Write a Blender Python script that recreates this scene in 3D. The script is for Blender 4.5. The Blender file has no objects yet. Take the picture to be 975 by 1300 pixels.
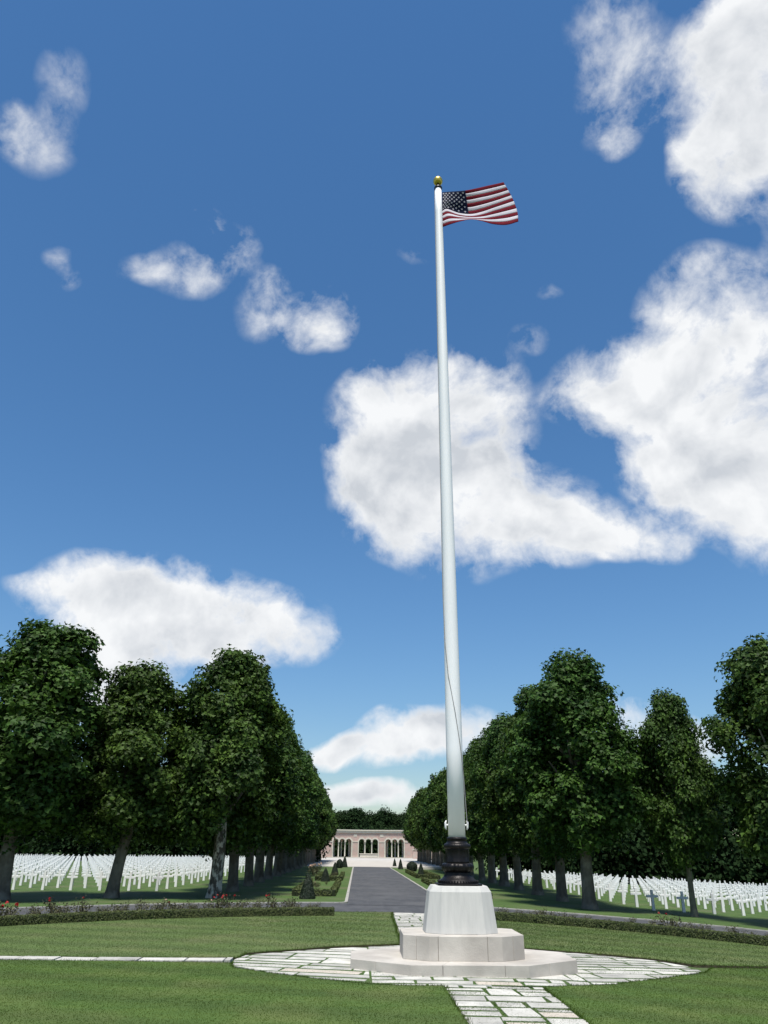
import bpy, bmesh, math, random
import numpy as np
from mathutils import Vector, Matrix

rng = np.random.default_rng(11)
random.seed(11)
scn = bpy.context.scene
col = scn.collection

# ------------------------------------------------------------------ camera
FPX, CX, CY = 940.0, 487.5, 650.0          # focal length and centre in photo pixels (975 x 1300)
PITCH = math.atan((1076 - 650) / FPX)
ROLL, YAW, EYE = 0.010, math.radians(1.65), 2.0
FW = np.array([math.sin(YAW) * math.cos(PITCH), math.cos(YAW) * math.cos(PITCH), math.sin(PITCH)])
_r0 = np.array([math.cos(YAW), -math.sin(YAW), 0.0])
_u0 = np.cross(_r0, FW)
RT = _r0 * math.cos(ROLL) + _u0 * math.sin(ROLL)
UP = -_r0 * math.sin(ROLL) + _u0 * math.cos(ROLL)
cam_data = bpy.data.cameras.new('camera')
cam_data.sensor_fit = 'HORIZONTAL'
cam_data.sensor_width = 36.0
cam_data.lens = 36.0 * FPX / 975.0
cam_data.clip_start = 0.05
cam_data.clip_end = 5000.0
cam = bpy.data.objects.new('camera', cam_data)
col.objects.link(cam)
cam.matrix_world = Matrix(((RT[0], UP[0], -FW[0], 0), (RT[1], UP[1], -FW[1], 0), (RT[2], UP[2], -FW[2], EYE), (0, 0, 0, 1)))
scn.camera = cam


def ray(x, y):
    d = FW * FPX + RT * (x - CX) - UP * (y - CY)
    return d / np.linalg.norm(d)


def terrain(x, y=0.0):
    """the ground falls gently away to the right of the avenue"""
    s = x - 3.0
    sp = 1.2 * np.log1p(np.exp(np.clip(s / 1.2, -30, 30)))
    return -0.044 * np.minimum(sp, 45.0)


def ground_at(x, y):
    d = ray(x, y)
    z = 0.0
    for _ in range(12):
        t = (z - EYE) / d[2]
        z = float(terrain(d[0] * t, d[1] * t))
    return (d[0] * t, d[1] * t)


def point_at(x, y, Y):
    d = ray(x, y)
    t = Y / d[1]
    return np.array([d[0] * t, d[1] * t, d[2] * t + EYE])


# ------------------------------------------------------------------ world and sun
SUN_ELEV = math.radians(69.0)
SUN_AZ = math.radians(180.0 + 5.0)           # compass bearing of the sun seen from the scene: behind the camera
w = bpy.data.worlds.new('World')
scn.world = w
w.use_nodes = True
wn, wl = w.node_tree.nodes, w.node_tree.links
wn.clear()


def wnode(t, **kw):
    n = wn.new(t)
    for k, v in kw.items():
        setattr(n, k, v)
    return n


def wmath(op, a, b=None, c=None, clamp=False):
    n = wn.new('ShaderNodeMath')
    n.operation = op
    n.use_clamp = clamp
    for i, v in enumerate((a, b, c)):
        if v is None:
            continue
        if isinstance(v, (int, float)):
            n.inputs[i].default_value = v
        else:
            wl.new(v, n.inputs[i])
    return n.outputs[0]


sky = wnode('ShaderNodeTexSky', sky_type='NISHITA', sun_disc=False)
sky.sun_elevation = SUN_ELEV
sky.sun_rotation = SUN_AZ
sky.altitude = 100
sky.air_density = 1.0
sky.dust_density = 0.1
sky.ozone_density = 3.0
SKY_STRENGTH = 0.078
tc = wnode('ShaderNodeTexCoord')
DIR = tc.outputs['Generated']
# warp the direction a little so that cloud outlines billow
nz = wnode('ShaderNodeTexNoise')
nz.inputs['Scale'].default_value = 5.0
nz.inputs['Detail'].default_value = 4.0
nz.inputs['Roughness'].default_value = 0.48
wl.new(DIR, nz.inputs['Vector'])
sb = wnode('ShaderNodeVectorMath', operation='SUBTRACT')
wl.new(nz.outputs['Color'], sb.inputs[0])
sb.inputs[1].default_value = (0.5, 0.5, 0.5)
sc_ = wnode('ShaderNodeVectorMath', operation='SCALE')
wl.new(sb.outputs[0], sc_.inputs[0])
sc_.inputs['Scale'].default_value = 0.075
ad = wnode('ShaderNodeVectorMath', operation='ADD')
wl.new(DIR, ad.inputs[0])
wl.new(sc_.outputs[0], ad.inputs[1])
WDIR = ad.outputs[0]

# cumulus clouds by bearing: (photo x, photo y, half width, half height, weight)
CLOUDS = [
    (555, 560, 118, 100, 1.0), (515, 625, 85, 70, .8), (495, 510, 50, 50, .7), (610, 655, 130, 72, .9), (700, 680, 105, 44, .75),
    (790, 688, 70, 30, .55), (850, 700, 34, 20, .5), (462, 590, 48, 40, .5), (600, 500, 55, 45, .45),
    (900, 415, 95, 80, .95), (780, 495, 80, 55, .95), (910, 550, 125, 115, 1.1), (965, 630, 80, 80, .8), (840, 580, 60, 60, .6), (885, 640, 55, 48, .5),
    (950, 110, 85, 130, 1.2), (935, 215, 75, 70, 1.0), (985, 10, 70, 70, .9), (985, 300, 22, 40, .3),
    (775, 35, 60, 62, .34), (785, 125, 62, 70, .36), (845, 95, 52, 58, .33), (790, 175, 25, 25, .35),
    (402, 415, 44, 38, .74), (340, 400, 46, 42, .34), (340, 360, 26, 26, .32),
    (240, 342, 60, 36, .44), (300, 312, 28, 34, .38), (262, 278, 24, 20, .40), (180, 338, 40, 20, .28),
    (55, 175, 54, 44, .31), (88, 105, 40, 46, .27), (20, 160, 25, 40, .28),
    (200, 775, 150, 60, 1.0), (115, 752, 80, 42, .8), (300, 792, 105, 50, .9), (180, 835, 120, 50, .8), (385, 808, 42, 28, .6), (35, 748, 40, 16, .42),
    (480, 955, 70, 22, 1.0), (530, 932, 62, 30, 1.1), (590, 928, 55, 30, 1.0), (435, 955, 40, 20, .95), (480, 1010, 70, 16, 1.1), (560, 1025, 60, 12, .5),
    (800, 925, 60, 32, .8), (895, 930, 40, 30, .8), (140, 905, 120, 40, .7),
    (68, 312, 24, 20, .27), (88, 345, 22, 18, .25), (520, 325, 30, 16, .22), (665, 438, 28, 22, .28), (690, 376, 18, 12, .22), (560, 460, 30, 20, .4),
]
field = None
for (px, py, hw, hh, wt) in CLOUDS:
    c = ray(px, py)
    tx = ray(px + 5, py) - c
    ty = ray(px, py - 5) - c
    k = np.linalg.norm(tx) / 5.0
    tx = tx / np.linalg.norm(tx)
    ky = np.linalg.norm(ty) / 5.0
    ty = ty - tx * float(ty @ tx)
    ty = ty / np.linalg.norm(ty)
    a = 1.0 / (k * hw * 1.35)
    b = 1.0 / (ky * hh * 1.35)
    d1 = wnode('ShaderNodeVectorMath', operation='DOT_PRODUCT')
    wl.new(WDIR, d1.inputs[0])
    d1.inputs[1].default_value = tuple(tx * a)
    d2 = wnode('ShaderNodeVectorMath', operation='DOT_PRODUCT')
    wl.new(WDIR, d2.inputs[0])
    d2.inputs[1].default_value = tuple(ty * b)
    u = wmath('SUBTRACT', d1.outputs['Value'], float(c @ tx) * a)
    v = wmath('SUBTRACT', d2.outputs['Value'], float(c @ ty) * b)
    r2 = wmath('MULTIPLY_ADD', u, u, wmath('MULTIPLY', v, v))
    f1 = wmath('SUBTRACT', 1.0, r2, clamp=True)
    f1 = wmath('MULTIPLY', wmath('POWER', f1, 1.4), wt * (1.32 if wt >= .69 else 1.15))
    field = f1 if field is None else wmath('ADD', field, f1)
field = wmath('MINIMUM', field, 1.75)
# the same kind of sky goes on all round, outside the frame too
gn = wnode('ShaderNodeTexNoise')
gn.inputs['Scale'].default_value = 3.2
gn.inputs['Detail'].default_value = 3.0
wl.new(DIR, gn.inputs['Vector'])
gf = wmath('MULTIPLY', wmath('SUBTRACT', gn.outputs['Fac'], 0.50, clamp=True), 5.0)
dt = wnode('ShaderNodeVectorMath', operation='DOT_PRODUCT')
wl.new(DIR, dt.inputs[0])
dt.inputs[1].default_value = tuple(FW)
mr = wnode('ShaderNodeMapRange')
mr.inputs['From Min'].default_value = 0.74
mr.inputs['From Max'].default_value = 0.60
wl.new(dt.outputs['Value'], mr.inputs['Value'])
field = wmath('ADD', field, wmath('MULTIPLY', gf, mr.outputs[0]))
fn = wnode('ShaderNodeTexNoise')
fn.inputs['Scale'].default_value = 12.0
fn.inputs['Detail'].default_value = 9.0
fn.inputs['Roughness'].default_value = 0.62
fn.inputs['Distortion'].default_value = 0.0
wl.new(WDIR, fn.inputs['Vector'])
# broad billows plus fine shreds, both only where there is cloud
env = wnode('ShaderNodeMapRange', interpolation_type='SMOOTHSTEP')
env.inputs['From Min'].default_value = 0.02
env.inputs['From Max'].default_value = 0.42
wl.new(field, env.inputs['Value'])
f2 = wnode('ShaderNodeTexNoise')
f2.inputs['Scale'].default_value = 26.0
f2.inputs['Detail'].default_value = 8.0
f2.inputs['Roughness'].default_value = 0.60
f2.inputs['Distortion'].default_value = 0.15
wl.new(WDIR, f2.inputs['Vector'])
rag = wmath('ADD', wmath('MULTIPLY', wmath('SUBTRACT', fn.outputs['Fac'], 0.5), 3.4), wmath('MULTIPLY', wmath('SUBTRACT', f2.outputs['Fac'], 0.5), 1.5))
dens = wmath('ADD', field, wmath('MULTIPLY', rag, env.outputs[0]))
cm = wnode('ShaderNodeMapRange')
cm.inputs['From Min'].default_value = 0.12
cm.inputs['From Max'].default_value = 1.35
wl.new(dens, cm.inputs['Value'])
alpha = wmath('MULTIPLY', wmath('POWER', cm.outputs[0], 1.15), 0.98)
# light and dark parts of the clouds: relief of the billows, lit from above
def relief(off):
    mo_ = wnode('ShaderNodeVectorMath', operation='ADD')
    wl.new(WDIR, mo_.inputs[0])
    mo_.inputs[1].default_value = off
    q = wnode('ShaderNodeTexNoise')
    q.inputs['Scale'].default_value = 10.0
    q.inputs['Detail'].default_value = 5.0
    q.inputs['Roughness'].default_value = 0.52
    wl.new(mo_.outputs[0], q.inputs['Vector'])
    return q.outputs['Fac']


slope = wmath('SUBTRACT', relief((3.1, 0.4, 1.7)), relief((3.1, 0.388, 1.728)))
broad = wnode('ShaderNodeTexNoise')
broad.inputs['Scale'].default_value = 5.0
broad.inputs['Detail'].default_value = 3.0
wl.new(WDIR, broad.inputs['Vector'])
thick = wnode('ShaderNodeMapRange', interpolation_type='SMOOTHSTEP')
thick.inputs['From Min'].default_value = 0.7
thick.inputs['From Max'].default_value = 1.9
wl.new(dens, thick.inputs['Value'])
sh_ = wmath('ADD', wmath('MULTIPLY', slope, 3.4), wmath('MULTIPLY_ADD', broad.outputs['Fac'], 1.9, -0.62))
shade = wmath('MULTIPLY', sh_, wmath('MULTIPLY_ADD', thick.outputs[0], 0.85, 0.15), clamp=True)
ccol = wnode('ShaderNodeMix', data_type='RGBA')
ccol.inputs['A'].default_value = (7.0, 7.1, 7.2, 1)
ccol.inputs['B'].default_value = (4.5, 4.75, 5.1, 1)
wl.new(shade, ccol.inputs['Factor'])
hue = wnode('ShaderNodeHueSaturation')
hue.inputs['Saturation'].default_value = 1.20
hue.inputs['Value'].default_value = 1.0
hue.inputs['Hue'].default_value = 0.498
wl.new(sky.outputs[0], hue.inputs['Color'])
mixc = wnode('ShaderNodeMix', data_type='RGBA')
wl.new(alpha, mixc.inputs['Factor'])
bw = wnode('ShaderNodeRGBToBW')
wl.new(hue.outputs[0], bw.inputs[0])
dv = wnode('ShaderNodeVectorMath', operation='SCALE')
wl.new(hue.outputs[0], dv.inputs[0])
wl.new(wmath('DIVIDE', 1.20, wmath('MULTIPLY_ADD', bw.outputs[0], 0.100, 1.0)), dv.inputs['Scale'])
wl.new(dv.outputs[0], mixc.inputs['A'])
wl.new(ccol.outputs['Result'], mixc.inputs['B'])
bg = wnode('ShaderNodeBackground')
bg.inputs['Strength'].default_value = SKY_STRENGTH
wl.new(mixc.outputs['Result'], bg.inputs['Color'])
wo = wnode('ShaderNodeOutputWorld')
wl.new(bg.outputs[0], wo.inputs['Surface'])
w.cycles.sampling_method = 'MANUAL'
w.cycles.sample_map_resolution = 512

sun_data = bpy.data.lights.new('sun', 'SUN')
sun_data.energy = 3.3
sun_data.angle = math.radians(10)
sun_data.color = (1.0, 0.955, 0.88)
sun = bpy.data.objects.new('sun', sun_data)
col.objects.link(sun)
sdir = Vector((math.sin(SUN_AZ) * math.cos(SUN_ELEV), math.cos(SUN_AZ) * math.cos(SUN_ELEV), math.sin(SUN_ELEV)))
sun.rotation_euler = (-sdir).to_track_quat('-Z', 'Y').to_euler()
sun.location = sdir * 60

scn.view_settings.view_transform = 'Standard'
scn.view_settings.look = 'None'
scn.view_settings.gamma = 1.0
scn.view_settings.exposure = 0.80
scn.render.engine = 'CYCLES'
scn.cycles.max_bounces = 6
scn.cycles.transparent_max_bounces = 8


# ------------------------------------------------------------------ materials
def mat(name, c1, c2=None, scale=8.0, rough=0.8, bump=0.0, bump_scale=None, metallic=0.0, detail=6.0, coords='Object',
        stretch=None, c3=None, scale3=1.0, island=0.0, transl=0.0, spec=0.4, low=0.35, high=0.65, objrand=0.0, stripes=None):
    m = bpy.data.materials.new(name)
    m.use_nodes = True
    n, l = m.node_tree.nodes, m.node_tree.links
    p = n['Principled BSDF']
    p.inputs['Roughness'].default_value = rough
    p.inputs['Metallic'].default_value = metallic
    p.inputs['Specular IOR Level'].default_value = spec
    t = n.new('ShaderNodeTexCoord')
    vec = t.outputs[coords]
    if stretch:
        mp = n.new('ShaderNodeMapping')
        mp.inputs['Scale'].default_value = stretch
        l.new(vec, mp.inputs['Vector'])
        vec = mp.outputs[0]
    nt = n.new('ShaderNodeTexNoise')
    nt.inputs['Scale'].default_value = scale
    nt.inputs['Detail'].default_value = detail
    nt.inputs['Roughness'].default_value = 0.6
    l.new(vec, nt.inputs['Vector'])
    cr = n.new('ShaderNodeMapRange')
    cr.inputs['From Min'].default_value = low
    cr.inputs['From Max'].default_value = high
    l.new(nt.outputs['Fac'], cr.inputs['Value'])
    mx = n.new('ShaderNodeMix')
    mx.data_type = 'RGBA'
    mx.inputs['A'].default_value = (*c1, 1)
    mx.inputs['B'].default_value = (*(c2 or c1), 1)
    l.new(cr.outputs[0], mx.inputs['Factor'])
    out = mx.outputs['Result']
    if c3:
        n3 = n.new('ShaderNodeTexNoise')
        n3.inputs['Scale'].default_value = scale3
        n3.inputs['Detail'].default_value = 4
        l.new(t.outputs[coords], n3.inputs['Vector'])
        r3 = n.new('ShaderNodeMapRange')
        r3.inputs['From Min'].default_value = 0.48
        r3.inputs['From Max'].default_value = 0.68
        l.new(n3.outputs['Fac'], r3.inputs['Value'])
        m3 = n.new('ShaderNodeMix')
        m3.data_type = 'RGBA'
        l.new(out, m3.inputs['A'])
        m3.inputs['B'].default_value = (*c3, 1)
        l.new(r3.outputs[0], m3.inputs['Factor'])
        out = m3.outputs['Result']
    if island:
        g = n.new('ShaderNodeNewGeometry')
        oi = n.new('ShaderNodeObjectInfo')
        hs = n.new('ShaderNodeHueSaturation')
        a1 = n.new('ShaderNodeMath')
        a1.operation = 'MULTIPLY_ADD'
        a1.inputs[1].default_value = island * 2
        a1.inputs[2].default_value = 1.0 - island
        l.new(g.outputs['Random Per Island'], a1.inputs[0])
        a2 = n.new('ShaderNodeMath')
        a2.operation = 'MULTIPLY_ADD'
        a2.inputs[1].default_value = 0.02
        a2.inputs[2].default_value = 0.49
        l.new(oi.outputs['Random'], a2.inputs[0])
        l.new(a1.outputs[0], hs.inputs['Value'])
        l.new(a2.outputs[0], hs.inputs['Hue'])
        l.new(out, hs.inputs['Color'])
        out = hs.outputs[0]
    if stripes:
        dx_, dy_, per_, amt_ = stripes
        dt_ = n.new('ShaderNodeVectorMath')
        dt_.operation = 'DOT_PRODUCT'
        l.new(t.outputs[coords], dt_.inputs[0])
        dt_.inputs[1].default_value = (dx_ * 6.283 / per_, dy_ * 6.283 / per_, 0)
        wob = n.new('ShaderNodeTexNoise')
        wob.inputs['Scale'].default_value = .35
        l.new(t.outputs[coords], wob.inputs['Vector'])
        ph_ = n.new('ShaderNodeMath')
        ph_.operation = 'MULTIPLY_ADD'
        ph_.inputs[1].default_value = 4.0
        l.new(wob.outputs['Fac'], ph_.inputs[0])
        l.new(dt_.outputs['Value'], ph_.inputs[2])
        si = n.new('ShaderNodeMath')
        si.operation = 'SINE'
        l.new(ph_.outputs[0], si.inputs[0])
        va = n.new('ShaderNodeMath')
        va.operation = 'MULTIPLY_ADD'
        va.inputs[1].default_value = amt_
        va.inputs[2].default_value = 1.0
        l.new(si.outputs[0], va.inputs[0])
        h2 = n.new('ShaderNodeHueSaturation')
        l.new(va.outputs[0], h2.inputs['Value'])
        l.new(out, h2.inputs['Color'])
        out = h2.outputs[0]
    if objrand:
        oi = n.new('ShaderNodeObjectInfo')
        hs = n.new('ShaderNodeHueSaturation')
        a1 = n.new('ShaderNodeMath')
        a1.operation = 'MULTIPLY_ADD'
        a1.inputs[1].default_value = objrand * 2
        a1.inputs[2].default_value = 1.0 - objrand
        l.new(oi.outputs['Random'], a1.inputs[0])
        l.new(a1.outputs[0], hs.inputs['Value'])
        l.new(out, hs.inputs['Color'])
        out = hs.outputs[0]
    l.new(out, p.inputs['Base Color'])
    if bump:
        bt = n.new('ShaderNodeTexNoise')
        bt.inputs['Scale'].default_value = bump_scale or scale * 4
        bt.inputs['Detail'].default_value = 8
        l.new(vec, bt.inputs['Vector'])
        b = n.new('ShaderNodeBump')
        b.inputs['Strength'].default_value = bump
        b.inputs['Distance'].default_value = 0.03
        l.new(bt.outputs['Fac'], b.inputs['Height'])
        l.new(b.outputs[0], p.inputs['Normal'])
    if transl:
        tr = n.new('ShaderNodeBsdfTranslucent')
        l.new(out, tr.inputs['Color'])
        ms = n.new('ShaderNodeMixShader')
        ms.inputs[0].default_value = transl
        l.new(p.outputs[0], ms.inputs[1])
        l.new(tr.outputs[0], ms.inputs[2])
        l.new(ms.outputs[0], n['Material Output'].inputs['Surface'])
    return m


M = {}
M['grass'] = mat('grass', (.044, .092, .016), (.070, .120, .024), 0.9, .9, .5, 60, c3=(.095, .115, .045), scale3=.35, stretch=(1, 2.2, 1))
ST = (.28, .96, 1.3, .13)
M['lawn'] = mat('lawn', (.044, .086, .011), (.064, .108, .016), 2.2, .9, .15, 90, c3=(.086, .116, .026), scale3=.6, stretch=(.5, 2.4, 1), stripes=ST)
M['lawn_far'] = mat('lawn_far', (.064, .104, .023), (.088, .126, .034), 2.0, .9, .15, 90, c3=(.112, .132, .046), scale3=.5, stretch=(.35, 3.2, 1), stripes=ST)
M['blade'] = mat('blade', (.050, .094, .012), (.070, .116, .018), 1.2, .85, island=.06, transl=.4, c3=(.090, .120, .028), scale3=.5, stretch=(.5, 2.0, 1), stripes=ST, spec=.1)
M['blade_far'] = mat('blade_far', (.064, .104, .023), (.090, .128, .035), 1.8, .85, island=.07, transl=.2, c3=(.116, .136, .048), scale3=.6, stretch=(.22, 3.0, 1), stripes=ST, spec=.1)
M['soil'] = mat('soil', (.050, .042, .024), (.085, .070, .042), 9, .95, .6)
M['asphalt'] = mat('asphalt', (.052, .054, .060), (.080, .082, .086), 1.6, .85, .35, 120, c3=(.092, .093, .096), scale3=.35, stretch=(1.5, .35, 1))
M['kerb'] = mat('kerb', (.40, .385, .35), (.29, .28, .25), 5, .85, .2)
M['paver'] = mat('paver', (.54, .525, .47), (.42, .405, .365), 2.5, .85, .2, 30, c3=(.34, .33, .30), scale3=2.2, objrand=.20)
M['paver_warm'] = mat('paver_warm', (.52, .46, .38), (.43, .385, .325), 2.5, .85, .25, 30)
M['forecourt'] = mat('forecourt', (.50, .47, .42), (.42, .39, .35), .5, .9, .1)
M['stone'] = mat('stone', (.52, .485, .43), (.42, .39, .345), 2.2, .8, .15, 40, c3=(.37, .34, .30), scale3=1.4, objrand=.05)
M['plinth'] = mat('plinth', (.56, .55, .515), (.455, .45, .425), 5.0, .75, .12, 40, stretch=(1.8, 1.8, .10), low=.30, high=.72)
M['pole'] = mat('pole', (.86, .86, .87), (.80, .80, .81), 1.5, .4, stretch=(2, 2, .2))
M['bronze'] = mat('bronze', (.009, .008, .008), (.020, .018, .018), 7, .42, .2, metallic=.6)
M['gold'] = mat('gold', (.70, .52, .12), (.60, .44, .09), 6, .38, metallic=1.0)
M['white_metal'] = mat('white_metal', (.75, .75, .73), None, 4, .4)
M['cable'] = mat('cable', (.28, .28, .28), None, 4, .7)
M['flag_red'] = mat('flag_red', (.17, .008, .020), (.14, .006, .017), 6, .9, transl=.25, spec=.1)
M['flag_white'] = mat('flag_white', (.60, .57, .62), (.54, .52, .57), 6, .75, transl=.25)
M['flag_blue'] = mat('flag_blue', (.006, .010, .040), (.005, .008, .034), 6, .9, transl=.15, spec=.1)
M['leaf'] = mat('leaf', (.022, .054, .008), (.064, .120, .018), .9, .6, island=.5, transl=.24, spec=.22)
M['leaf_dark'] = mat('leaf_dark', (.012, .026, .010), (.022, .041, .014), .25, .9, island=.25, transl=.08, spec=.05)
M['leaf_box'] = mat('leaf_box', (.050, .075, .016), (.095, .115, .032), 5, .6, island=.4, transl=.1)
M['leaf_yew'] = mat('leaf_yew', (.008, .018, .008), (.015, .028, .012), 5, .6, island=.4)
M['leaf_rose'] = mat('leaf_rose', (.055, .065, .028), (.110, .105, .050), 4, .7, island=.4, transl=.15)
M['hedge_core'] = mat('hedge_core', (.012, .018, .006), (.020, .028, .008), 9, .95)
M['stem'] = mat('stem', (.08, .055, .03), (.06, .04, .022), 9, .9)
M['rose_red'] = mat('rose_red', (.45, .012, .016), (.34, .008, .012), 9, .6, transl=.2)
M['rose_pale'] = mat('rose_pale', (.55, .33, .24), (.48, .40, .30), 9, .6, transl=.2)
M['bark'] = mat('bark', (.150, .135, .105), (.080, .070, .056), 4.0, .95, 1.0, 7, c3=(.22, .205, .165), scale3=2.0, stretch=(1, 1, .45))
M['bark_pale'] = mat('bark_pale', (.46, .43, .36), (.075, .064, .050), 5.0, .9, .6, 9, stretch=(1, 1, .6), low=.44, high=.54)
M['bark_young'] = mat('bark_young', (.22, .20, .15), (.13, .115, .085), 5.0, .9, .5, 12)
M['marble'] = mat('marble', (.84, .85, .86), (.74, .75, .76), 1.5, .6, objrand=.05)
M['pink'] = mat('pink', (.52, .36, .31), (.44, .335, .29), 2.2, .85, c3=(.46, .39, .34), scale3=1.2)
M['cream'] = mat('cream', (.62, .58, .49), (.52, .49, .42), 1.5, .8)
M['altar'] = mat('altar', (.60, .56, .46), (.54, .50, .42), 1.5, .8)


# ------------------------------------------------------------------ helpers
def tag(o, label=None, cat=None, group=None, kind=None):
    if label:
        o['label'] = label
    if cat:
        o['category'] = cat
    if group:
        o['group'] = group
    if kind:
        o['kind'] = kind
    return o


def empty(name, loc=(0, 0, 0), rz=0.0):
    o = bpy.data.objects.new(name, None)
    col.objects.link(o)
    o.location = loc
    o.rotation_euler = (0, 0, rz)
    o.empty_display_size = 0.3
    return o


def link(name, me, material=None, parent=None, smooth=False):
    if material is not None and not me.materials:
        me.materials.append(M[material] if isinstance(material, str) else material)
    if smooth:
        me.polygons.foreach_set('use_smooth', [True] * len(me.polygons))
    o = bpy.data.objects.new(name, me)
    col.objects.link(o)
    if parent:
        o.parent = parent
    return o


def pydata(name, verts, faces):
    me = bpy.data.meshes.new(name)
    me.from_pydata([tuple(map(float, v)) for v in verts], [], faces)
    me.update()
    return me


def arrays(name, V, F):
    """fast mesh: V (n,3), F (m,k)"""
    me = bpy.data.meshes.new(name)
    V = np.ascontiguousarray(V, dtype=np.float32)
    F = np.ascontiguousarray(F, dtype=np.int32)
    me.vertices.add(len(V))
    me.vertices.foreach_set('co', V.ravel())
    k = F.shape[1]
    me.loops.add(F.size)
    me.loops.foreach_set('vertex_index', F.ravel())
    me.polygons.add(len(F))
    me.polygons.foreach_set('loop_start', np.arange(0, F.size, k, dtype=np.int32))
    me.update(calc_edges=True)
    me.validate()
    return me


def copy_tree(o, parent=None):
    c = o.copy()
    col.objects.link(c)
    c.parent = parent
    for ch in [x for x in o.children]:
        copy_tree(ch, c)
    return c


def prism(poly, z0, z1, gx=None):
    """prism over a ccw polygon; z may follow the terrain"""
    n = len(poly)
    zz = [float(terrain(p[0], p[1])) if gx else 0.0 for p in poly]
    V = [(p[0], p[1], z0 + zz[i]) for i, p in enumerate(poly)] + [(p[0], p[1], z1 + zz[i]) for i, p in enumerate(poly)]
    F = [tuple(range(n - 1, -1, -1)), tuple(range(n, 2 * n))]
    for i in range(n):
        j = (i + 1) % n
        F.append((i, j, n + j, n + i))
    return V, F


def box(x0, x1, y0, y1, z0, z1):
    return prism([(x0, y0), (x1, y0), (x1, y1), (x0, y1)], z0, z1)


def join(parts):
    V, F = [], []
    for v, f in parts:
        o = len(V)
        V += list(v)
        F += [tuple(i + o for i in q) for q in f]
    return V, F


def lathe(prof, seg=32, bump=None):
    V, F = [], []
    for (r, z) in prof:
        for i in range(seg):
            a = 2 * math.pi * i / seg
            rr = r * (1 + (bump(a, z) if bump else 0))
            V.append((rr * math.cos(a), rr * math.sin(a), z))
    for k in range(len(prof) - 1):
        for i in range(seg):
            j = (i + 1) % seg
            F.append((k * seg + i, k * seg + j, (k + 1) * seg + j, (k + 1) * seg + i))
    F.append(tuple(range(seg - 1, -1, -1)))
    F.append(tuple((len(prof) - 1) * seg + i for i in range(seg)))
    return V, F


def tube(pts, radii, seg=8):
    pts = [Vector(p) for p in pts]
    V, F = [], []
    ref = Vector((1, 0, 0))
    for k, p in enumerate(pts):
        t = (pts[min(k + 1, len(pts) - 1)] - pts[max(k - 1, 0)]).normalized()
        a = ref - t * ref.dot(t)
        if a.length < 1e-3:
            a = Vector((0, 1, 0)) - t * t.y
        a.normalize()
        b = t.cross(a)
        for i in range(seg):
            an = 2 * math.pi * i / seg
            V.append(tuple(p + (a * math.cos(an) + b * math.sin(an)) * radii[k]))
    for k in range(len(pts) - 1):
        for i in range(seg):
            j = (i + 1) % seg
            F.append((k * seg + i, k * seg + j, (k + 1) * seg + j, (k + 1) * seg + i))
    F.append(tuple(range(seg - 1, -1, -1)))
    F.append(tuple((len(pts) - 1) * seg + i for i in range(seg)))
    return V, F


def bevel(o, wdt=.01, seg=2):
    b = o.modifiers.new('bevel', 'BEVEL')
    b.width = wdt
    b.segments = seg
    b.limit_method = 'ANGLE'
    return o


# leaf templates: (x across, y along, z fold)
PLANE_LEAF = (np.array([(0, 0, 0), (-.52, .28, .10), (-.20, .55, .03), (0, 1.0, -.10), (.20, .55, .03), (.52, .28, .10)]),
              np.array([(0, 2, 1), (0, 3, 2), (0, 4, 3), (0, 5, 4)]))
SMALL_LEAF = (np.array([(0, 0, 0), (-.32, .5, .06), (0, 1.0, 0), (.32, .5, .06)]), np.array([(0, 2, 1), (0, 3, 2)]))


def leaf_mesh(name, P, N, size, template, r=rng):
    """one small faceted leaf at each point P, facing about N"""
    T, TF = template
    n = len(P)
    N = N / np.maximum(np.linalg.norm(N, axis=1, keepdims=True), 1e-6)
    A = r.normal(size=(n, 3))
    A[:, 2] -= 0.6
    A -= N * np.sum(A * N, axis=1, keepdims=True)
    A /= np.maximum(np.linalg.norm(A, axis=1, keepdims=True), 1e-6)
    B = np.cross(A, N)
    s = (size * (0.7 + 0.6 * r.random(n)))[:, None, None]
    V = P[:, None, :] + s * (B[:, None, :] * T[None, :, 0:1] + A[:, None, :] * (T[None, :, 1:2] - .4) + N[:, None, :] * T[None, :, 2:3])
    k = len(T)
    F = (np.arange(n) * k)[:, None, None] + TF[None]
    return arrays(name, V.reshape(-1, 3), F.reshape(-1, 3))


# ------------------------------------------------------------------ ground
xs = np.concatenate([np.linspace(-600, -60, 10), np.linspace(-54, 54, 55), np.linspace(60, 600, 10)])
ys = np.concatenate([np.linspace(-60, 0, 7), np.linspace(4, 240, 60), np.linspace(280, 900, 6)])
GX, GY = np.meshgrid(xs, ys)
V = np.stack([GX, GY, terrain(GX, GY)], -1).reshape(-1, 3)
nx = len(xs)
F = [(j * nx + i, j * nx + i + 1, (j + 1) * nx + i + 1, (j + 1) * nx + i) for j in range(len(ys) - 1) for i in range(nx - 1)]
tag(link('ground', arrays('ground', V, np.array(F)), 'grass', smooth=True), kind='structure')

RC = (1.0, 11.8)                 # centre of the ring drive
R_HEDGE, R_BED, R_IN, R_OUT = 14.5, 15.0, 16.3, 20.9
AXIS = 2.1                       # x of the avenue's axis and of the flagpole
ROAD_L, ROAD_R = -0.33, 3.62


def arc_xy(R, a):
    """a measured from +y, clockwise"""
    return (RC[0] + R * math.sin(a), RC[1] + R * math.cos(a))


def band(R0, R1, a0, a1, n, h):
    V, F = [], []
    for i in range(n + 1):
        a = a0 + (a1 - a0) * i / n
        for R in (R0, R1):
            x, y = arc_xy(R, a)
            V.append((x, y, float(terrain(x, y)) + h))
    for i in range(n):
        F.append((2 * i, 2 * i + 2, 2 * i + 3, 2 * i + 1))
    return V, F


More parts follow.
